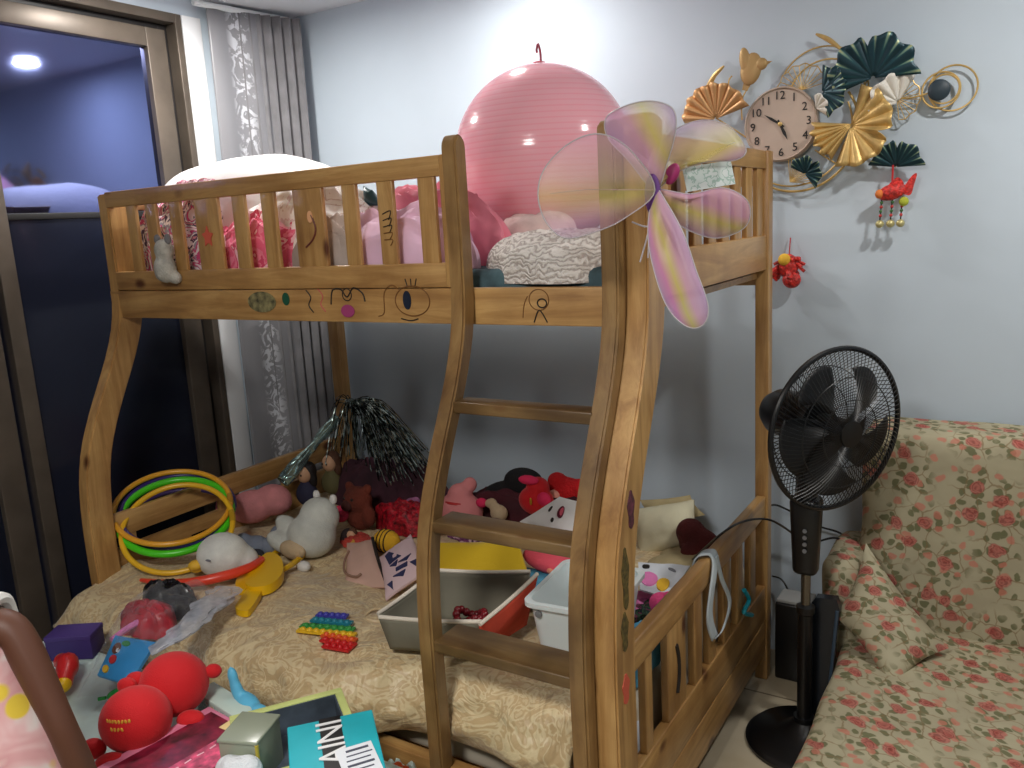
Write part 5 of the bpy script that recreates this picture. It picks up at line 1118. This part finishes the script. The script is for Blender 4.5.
c = inbag(172, 610, .51); tag(heap('black_toy_cloth', (c.x, c.y, c.z-.0), (.10, .06, .085), mat('jet_plastic', (20, 18, 22), .25, var=.3), seed=104, amp=.35, pw=.5), 'glossy black toy inside the clear bag', 'toy')
c = inbag(150, 650, .50)
tag(MB().tube(catmull([inbag(112, 640, .53), inbag(128, 628, .54), inbag(146, 618, .55)], 6), .009, 8).build('pink_wand', mat('orchid_plastic', (214, 120, 180), .35)), 'thin pink plastic stick inside the clear bag', 'toy')
q0 = [P(226, 592, Z=.56), P(212, 602, Z=.575), P(196, 618, Z=.575), P(176, 636, Z=.57), P(150, 652, Z=.55)]; pc_ = catmull(q0, 6); mb = MB()
def neck(u, v):
    i = v*(len(pc_)-1); k = min(int(i), len(pc_)-2); p = pc_[k].lerp(pc_[k+1], i-k); d = (pc_[k+1]-pc_[k]).normalized(); s1 = d.cross(Vector((0, 0, 1))).normalized(); s2 = s1.cross(d); an = 2*PI*u
    r = lerp(.05, .02, v)*(1+.6*nz(math.cos(an)*2.6, math.sin(an)*2.6, v*8)); return p+s1*math.cos(an)*r+s2*math.sin(an)*r*.35
mb.grid(neck, 24, 30)
mb.v = [v-cb2.location for v in mb.v]; mb.build('twisted_neck', mat('milky_film', (206, 212, 224), .2, alpha=.5, var=.12, vscale=40), cb2)
mb, f = pad([P(116, 636, Z=.545), P(156, 643, Z=.55), P(130, 686, Z=.50), P(98, 676, Z=.50)], .03, 12, pinch=.05, seed=105, amp=.003, edge=.3)
bk = thing('blue_packet', 'bright blue printed toy packet at the mouth of the clear bag', 'packet', P(122, 672, Z=.46)); o = Vector(bk.location)
mb.v = [v-o for v in mb.v]; mb.build('packet', mat('packet_blue', (60, 150, 214), .35, var=.08), bk)
for uv, m in ((ellipse_uv(.25, .35, .1, .14), mat('print_brown', (110, 66, 50), .5)), (ellipse_uv(.3, .62, .1, .1), m_red), (ellipse_uv(.2, .85, .1, .08), mat('egg_yellow')), (ellipse_uv(.32, .4, .04, .05), mat('paper_white')), (ellipse_uv(.42, .2, .1, .07), mat('print_green', (60, 140, 80), .5))):
    d_ = decal(f, uv); d_.v = [v-o for v in d_.v]; d_.build('printed_shape', m, bk, smooth=False)
c = P(124, 696, Z=.46); gl = thing('green_leaf_toy', 'small green leaf shaped toy between the blue packet and the red plush toys', 'toy', (c.x, c.y, TZ+.02))
MB().ell((0, 0, .03), (.05, .018, .016), (0, -.3, .4)).ell((.03, .01, .045), (.02, .014, .014)).build('leaf', mat('leaf_green', (40, 150, 60), .5), gl)
MB().tube([(-.05, -.02, .012), (-.065, -.03, .01)], .005).build('stalk', mat('leaf_green'), gl)
c = P(62, 668, Z=.47); rt = thing('red_yellow_toy', 'red plastic toy with yellow ends lying beside the purple box', 'toy', (c.x, c.y, TZ+.012), (0, 0, -.5))
MB().tube(catmull([(-.06, 0, .03), (0, .015, .045), (.08, 0, .03)], 6), [.022]*5+[.028]*4+[.022]*4, 12).build('body', mat('toy_red', (206, 40, 40), .35), rt)
for x in (-.065, .085): MB().ell((x, 0, .03), (.02, .02, .02)).build('end_cap', mat('toy_yellow'), rt)

# ---------------------------------------------------------------- child at the left edge of the photo
Sh = P(11, 621, Z=.96)
best = None
for k in range(200):
    z = .93-k*.002; e = P(62, 728, Z=z)
    if (e-Sh).length > .0 and (best is None or abs((e-Sh).length-.205) < abs((best-Sh).length-.205)): best = e
El = best
fwd = Vector((-.62, .78, 0)).normalized(); rt_ = Vector((fwd.y, -fwd.x, 0))
C0 = Sh-rt_*.105; C0.z = 0
kid = thing('child', 'child in a sleeveless pink flowered dress at the left edge, one bare arm down', 'person', C0)
def B_(r, f, z): return rt_*r+fwd*f+Vector((0, 0, z))
sh = Sh-C0; el = El-C0; wr = el+(el-sh).normalized()*.10+fwd*.03+Vector((0, 0, -.09)); 
top = sh.z
joints = {'pelvis': (B_(0, 0, .56), .075), 'waist': (B_(0, 0, .66), .07), 'chest': (B_(0, 0, .80), .078), 'upper': (B_(0, 0, top-.035), .065), 'neck': (B_(0, .005, top+.05), .034), 'skull': (B_(0, .012, top+.10), .045), 'head': (B_(0, .01, top+.16), .078), 'crown': (B_(0, .0, top+.21), .062),
 'rs': (sh+Vector((0, 0, -.005)), .033), 'ru': (sh.lerp(el, .45), .030), 're': (el, .025), 'rf': (el.lerp(wr, .4), .0265), 'rw': (wr, .018),
 'ls': (B_(-.115, 0, top), .035), 'lu': (B_(-.14, .05, top-.1), .032), 'le': (B_(-.15, .09, top-.19), .026), 'lf': (B_(-.13, .17, top-.24), .024), 'lw': (B_(-.11, .24, top-.28), .018),
 'rh': (B_(.055, 0, .52), .06), 'rk': (B_(.06, .01, .30), .038), 'rc': (B_(.06, -.01, .2), .036), 'ra': (B_(.06, 0, .06), .024), 'rt': (B_(.065, .07, .025), .022),
 'lh': (B_(-.055, 0, .52), .06), 'lk': (B_(-.06, .01, .30), .038), 'lc': (B_(-.06, -.01, .2), .036), 'la': (B_(-.06, 0, .06), .024), 'lt': (B_(-.065, .07, .025), .022)}
bones = [('pelvis', 'waist'), ('waist', 'chest'), ('chest', 'upper'), ('upper', 'neck'), ('neck', 'skull'), ('skull', 'head'), ('head', 'crown'), ('upper', 'rs'), ('rs', 'ru'), ('ru', 're'), ('re', 'rf'), ('rf', 'rw'), ('upper', 'ls'), ('ls', 'lu'), ('lu', 'le'), ('le', 'lf'), ('lf', 'lw'),
 ('pelvis', 'rh'), ('rh', 'rk'), ('rk', 'rc'), ('rc', 'ra'), ('ra', 'rt'), ('pelvis', 'lh'), ('lh', 'lk'), ('lk', 'lc'), ('lc', 'la'), ('la', 'lt')]
for side, w_, pre in ((1, wr, 'r'), (-1, joints['lw'][0], 'l')):
    e_ = joints[pre+'f'][0]; d = (w_-e_).normalized(); across = d.cross(Vector((0, 0, 1))).normalized(); nrm = across.cross(d)
    joints[pre+'p'] = (w_+d*.035, .022); bones.append((pre+'w', pre+'p'))
    for i, (s_, ln) in enumerate(((-.022, .036), (-.008, .043), (.007, .041), (.02, .032))):
        b0 = w_+d*.058+across*s_; b1 = b0+d*ln*.55-nrm*.006; b2 = b1+d*ln*.5-nrm*.016
        for q, (pt, rr) in enumerate(((b0, .0085), (b1, .0075), (b2, .0065))):
            joints['%sg%d%d' % (pre, i, q)] = (pt, rr); bones.append(((pre+'p') if q == 0 else '%sg%d%d' % (pre, i, q-1), '%sg%d%d' % (pre, i, q)))
    b0 = w_+d*.022+across*.026*(-1 if pre == 'r' else 1); b1 = b0+d*.024+across*.014*(-1 if pre == 'r' else 1)-nrm*.006
    joints[pre+'tb'] = (b0, .009); joints[pre+'tc'] = (b1, .007); bones += [(pre+'w', pre+'tb'), (pre+'tb', pre+'tc')]
keys = list(joints); me = bpy.data.meshes.new('body'); me.from_pydata([joints[k][0] for k in keys], [(keys.index(a), keys.index(b)) for a, b in bones], [])
bo_ = bpy.data.objects.new('body', me); COL.objects.link(bo_); bo_.parent = kid
md = bo_.modifiers.new('skin', 'SKIN'); md.use_smooth_shade = True
for i, k in enumerate(keys):
    r = joints[k][1]; me.skin_vertices[0].data[i].radius = (r, r); me.skin_vertices[0].data[i].use_root = (k == 'pelvis')
md = bo_.modifiers.new('sub', 'SUBSURF'); md.levels = 2; md.render_levels = 2
me.materials.append(mat('warm_skin', (88, 52, 35), .55, sss=.12))  # skin colour darkened to stand for the dim light on the child
hc = B_(0, .01, top+.17)
for s_ in (-1, 1):
    MB().ell(hc+B_(.028*s_, .074, -.004), (.012, .012, .008)).build('eye', mat('eye_dark', (30, 24, 22), .2), kid)
    plush('ear', [(hc+B_(.08*s_, 0, -.012), (.012, .018, .024))], mat('warm_skin'), kid, .004)
plush('nose', [(hc+B_(0, .083, -.022), (.011, .012, .014))], mat('warm_skin'), kid, .003)
MB().ell(hc+B_(0, .075, -.05), (.02, .012, .006), (0, 0, math.atan2(rt_.y, rt_.x))).build('mouth', mat('lip', (170, 84, 78), .5), kid)
plush('hair', [(hc+B_(0, -.018, .022), (.088, .088, .085)), (hc+B_(0, -.06, -.05), (.06, .035, .07))], mat('black_hair', (22, 18, 18), .45, bump=.5, bscale=200), kid, .008)
m_dress = bpy.data.materials.new('flowered_dress'); m_dress.use_nodes = True; nt = NT(m_dress); tc = nt.n('ShaderNodeTexCoord')
na = nt.n('ShaderNodeTexNoise', i_Scale=11.0, i_Detail=2.0, i_Distortion=1.0); nt.l(tc.outputs['Object'], na.inputs[0])
c1 = ramp(nt, na.outputs[0], [(.30, (232, 232, 226)), (.42, (226, 186, 186)), (.55, (216, 160, 162)), (.66, (234, 214, 208))])
vn = nt.n('ShaderNodeTexVoronoi', i_Scale=13.0); nt.l(tc.outputs['Object'], vn.inputs[0])
def mixn(a, f, c):
    x = nt.n('ShaderNodeMix', data_type='RGBA'); nt.l(f, x.inputs[0]); nt.l(a, x.inputs[6]); x.inputs[7].default_value = lin(c); return x.outputs[2]
c2 = mixn(c1, ramp(nt, vn.outputs[0], [(.24, (255, 255, 255)), (.3, (0, 0, 0))]), (226, 196, 66))
mp = nt.n('ShaderNodeMapping'); mp.inputs['Scale'].default_value = (2.2, 2.2, 1); mp.inputs['Location'].default_value = (.3, .1, .2); nt.l(tc.outputs['Object'], mp.inputs[0])
v2 = nt.n('ShaderNodeTexVoronoi', i_Scale=11.0); nt.l(mp.outputs[0], v2.inputs[0])
c3 = mixn(c2, ramp(nt, v2.outputs[0], [(.19, (255, 255, 255)), (.23, (0, 0, 0))]), (52, 96, 76))
nt.l(c3, nt.b.inputs['Base Color']); nt.b.inputs['Roughness'].default_value = .85
def dress(u, v):
    a = 2*PI*u; z = lerp(top-.035, .36, v)
    t = v; rx = interp([(0, .092), (.12, .11), (.3, .15), (.5, .175), (1, .2)], t); ry = interp([(0, .055), (.12, .088), (.3, .098), (.5, .105), (1, .125)], t)
    wv = 1+.05*ss(.35, 1, t)*math.sin(a*9)
    return B_(rx*wv*math.cos(a), ry*wv*math.sin(a), z)
dr = MB().grid(dress, 64, 30).build('dress', m_dress, kid, solid=.004)
for s_ in (-1, 1):
    MB().tube(catmull([B_(.075*s_, .07, top-.07), B_(.078*s_, .05, top+.015), B_(.078*s_, 0, top+.036), B_(.078*s_, -.05, top+.012), B_(.075*s_, -.07, top-.07)], 6), .012, 8).build('white_strap', mat('strap_cotton', (228, 228, 224), .85), dr)
